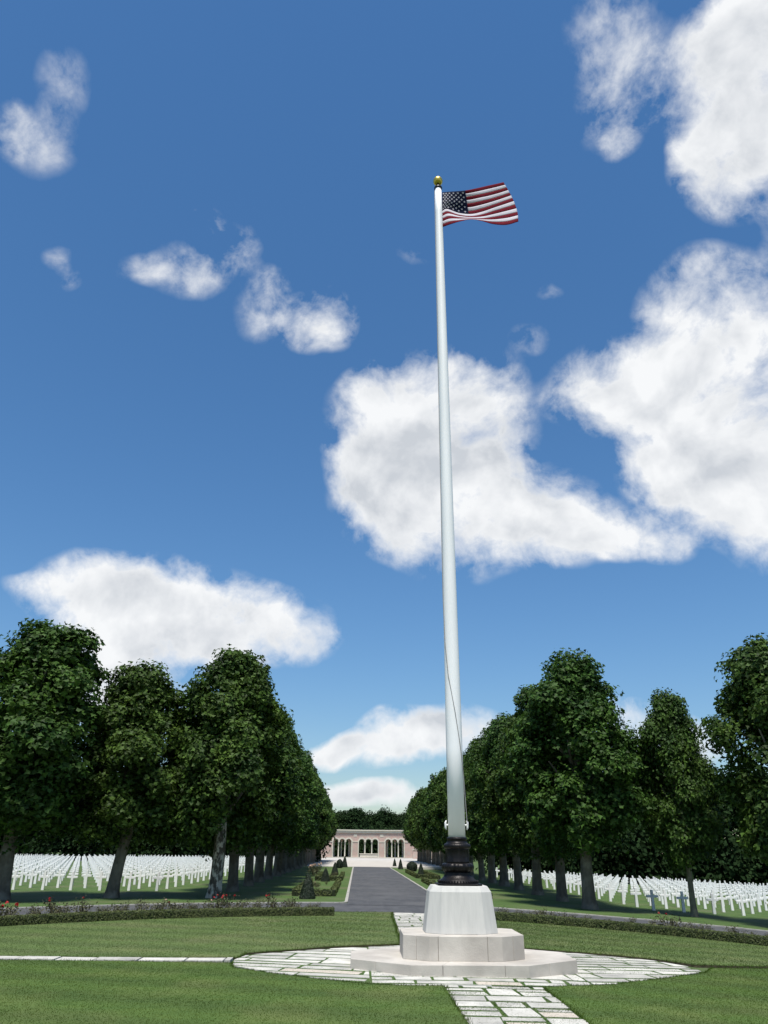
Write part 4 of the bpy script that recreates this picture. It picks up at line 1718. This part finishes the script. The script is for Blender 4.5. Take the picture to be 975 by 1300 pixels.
def curved_box(R0, R1, a0, a1, z0, z1, n=4):
    V, F = [], []
    for i in range(n + 1):
        a = a0 + (a1 - a0) * i / n
        V += [cyl(R0, a, z0), cyl(R1, a, z0), cyl(R1, a, z1), cyl(R0, a, z1)]
    for i in range(n):
        o, q = 4 * i, 4 * i + 4
        for k in range(4):
            m = (k + 1) % 4
            F.append((o + k, o + m, q + m, q + k))
    F.append((3, 2, 1, 0))
    F.append(tuple(4 * n + k for k in (0, 1, 2, 3)))
    return V, F


mem.scale = (.94, .92, .9)
D = math.radians
BASE, SPR, ATOP, WTOP, CTOP = .14, 3.35, 4.6, 5.2, 6.0
arch_half = D(2.95 * 13 / 18)
pitch_a = D(6.75 * 13 / 18)
groups = [-27.0 * 13 / 18, 0.0, 27.0 * 13 / 18]
GH = D(10.6)


def arch_panel(R0, R1, ac, z_spring, z_top, ha, wa):
    """wall above one arch between ac-wa and ac+wa with a round opening of half-angle ha"""
    rad = ha * MR
    n = 12
    V, F = [], []
    prof_ = []
    for i in range(n + 1):
        t = math.pi * i / n
        prof_.append((ac - ha * math.cos(t), z_spring + rad * math.sin(t)))
    low = [(ac - wa, z_spring)] + prof_ + [(ac + wa, z_spring)]
    for (a, z) in low:
        V += [cyl(R0, a, z), cyl(R1, a, z), cyl(R1, a, z_top), cyl(R0, a, z_top)]
    for i in range(len(low) - 1):
        o, q = 4 * i, 4 * i + 4
        for k in range(4):
            m = (k + 1) % 4
            F.append((o + k, o + m, q + m, q + k))
    return V, F


def arch_ring(R0, R1, ac, z_spring, ha, thick):
    n = 14
    V, F = [], []
    rad = ha * MR
    for i in range(n + 1):
        t = math.pi * i / n
        for rr2, R in ((rad, R0), (rad, R1), (rad + thick, R1), (rad + thick, R0)):
            V.append(cyl(R, ac - rr2 / MR * math.cos(t), z_spring + rr2 * math.sin(t)))
    for i in range(n):
        o, q = 4 * i, 4 * i + 4
        for k in range(4):
            m = (k + 1) % 4
            F.append((o + k, o + m, q + m, q + k))
    F.append((3, 2, 1, 0))
    F.append(tuple(4 * n + k for k in (0, 1, 2, 3)))
    return V, F


def column(R, a):
    x, y, _ = cyl(R, a, 0)
    Vc, Fc = lathe([(.17, BASE), (.17, BASE + .12), (.125, BASE + .2), (.12, SPR - .35), (.13, SPR - .3), (.19, SPR - .08), (.19, SPR)], 12)
    return [(v[0] + x, v[1] + y, v[2]) for v in Vc], Fc


for (R0, R1, front) in ((MR - .35, MR + .15, True), (MR + 2.6, MR + 3.0, False)):
    for gdeg in groups:
        gc = D(gdeg)
        for k in (-1, 0, 1):
            ac = gc + k * pitch_a
            link('wall', pydata('wall', *arch_panel(R0, R1, ac, SPR, WTOP, arch_half, pitch_a / 2)), 'pink', mem)
            if front:
                link('arch_moulding', pydata('arch_moulding', *arch_ring(R0 - .07, R0 + .1, ac, SPR, arch_half, .30)), 'cream', mem)
        for k in (-.5, .5):
            link('column', pydata('column', *column((R0 + R1) / 2, gc + k * pitch_a)), 'cream', mem, True)
        for s in (-1, 1):      # cream jambs
            e = gc + s * (1.5 * pitch_a)
            a0, a1 = sorted((e - s * (pitch_a / 2 - arch_half), e + s * D(.4)))
            link('jamb', pydata('jamb', *curved_box(R0 - .06, R1 - .02, a0, a1, BASE, SPR + .02)), 'cream', mem)
    edges_ = [D(-62 * .60), D(-27 * 13 / 18) - 1.5 * pitch_a, D(-27 * 13 / 18) + 1.5 * pitch_a, -1.5 * pitch_a, 1.5 * pitch_a, D(27 * 13 / 18) - 1.5 * pitch_a, D(27 * 13 / 18) + 1.5 * pitch_a, D(62 * .60)]
    for i in range(0, 8, 2):
        link('pier', pydata('pier', *curved_box(R0, R1, edges_[i] + .001, edges_[i + 1] - .001, BASE - .05, WTOP, 6)), 'pink', mem)
        if front:
            am = (edges_[i] + edges_[i + 1]) / 2
            if i in (2, 4):
                link('carved_panel', pydata('carved_panel', *curved_box(R0 - .05, R0 + .05, am - D(1.2), am + D(1.2), 4.5, 5.05, 2)), 'cream', mem)
            link('string_course', pydata('string_course', *curved_box(R0 - .08, R0 + .1, edges_[i] + D(.45), edges_[i + 1] - D(.45), SPR - .02, SPR + .14, 6)), 'cream', mem)
link('cornice', pydata('cornice', *curved_box(MR - .55, MR + 3.1, D(-62 * .60), D(62 * .60), WTOP + .12, CTOP - .22, 40)), 'cream', mem)
link('cornice_lip', pydata('cornice_lip', *curved_box(MR - .75, MR + 3.2, D(-62.5 * .60), D(62.5 * .60), CTOP - .22, CTOP, 40)), 'cream', mem)
link('frieze', pydata('frieze', *curved_box(MR - .42, MR + 3.02, D(-62 * .60), D(62 * .60), WTOP, WTOP + .12, 40)), 'pink', mem)
link('plinth_course', pydata('plinth_course', *curved_box(MR - .9, MR + 3.3, D(-63 * .60), D(63 * .60), 0.0, BASE, 40)), 'cream', mem)
for s in (-1, 1):
    link('wing_wall', pydata('wing_wall', *box(*sorted((s * 9.2, s * 16.5)), -12.4, -11.6, .0, 1.75)), 'pink', mem)
    link('wing_coping', pydata('wing_coping', *box(*sorted((s * 9.1, s * 16.6)), -12.5, -11.5, 1.752, 1.92)), 'cream', mem)
alt = tag(empty('altar', (2.35, 164.5, .03)), 'pale stone altar block on steps before the memorial arches', 'altar')
link('step', pydata('step', *box(-4.2, 4.2, -2.2, 2.0, 0, .06)), 'forecourt', alt)
link('step', pydata('step', *box(-3.2, 3.2, -1.5, 1.8, .062, .12)), 'forecourt', alt)
bevel(link('altar_block', pydata('altar_block', *box(-1.8, 1.8, -.6, .6, .122, .72)), 'altar', alt), .03)
bevel(link('altar_top', pydata('altar_top', *box(-1.88, 1.88, -.7, .7, .722, .84)), 'altar', alt), .03)
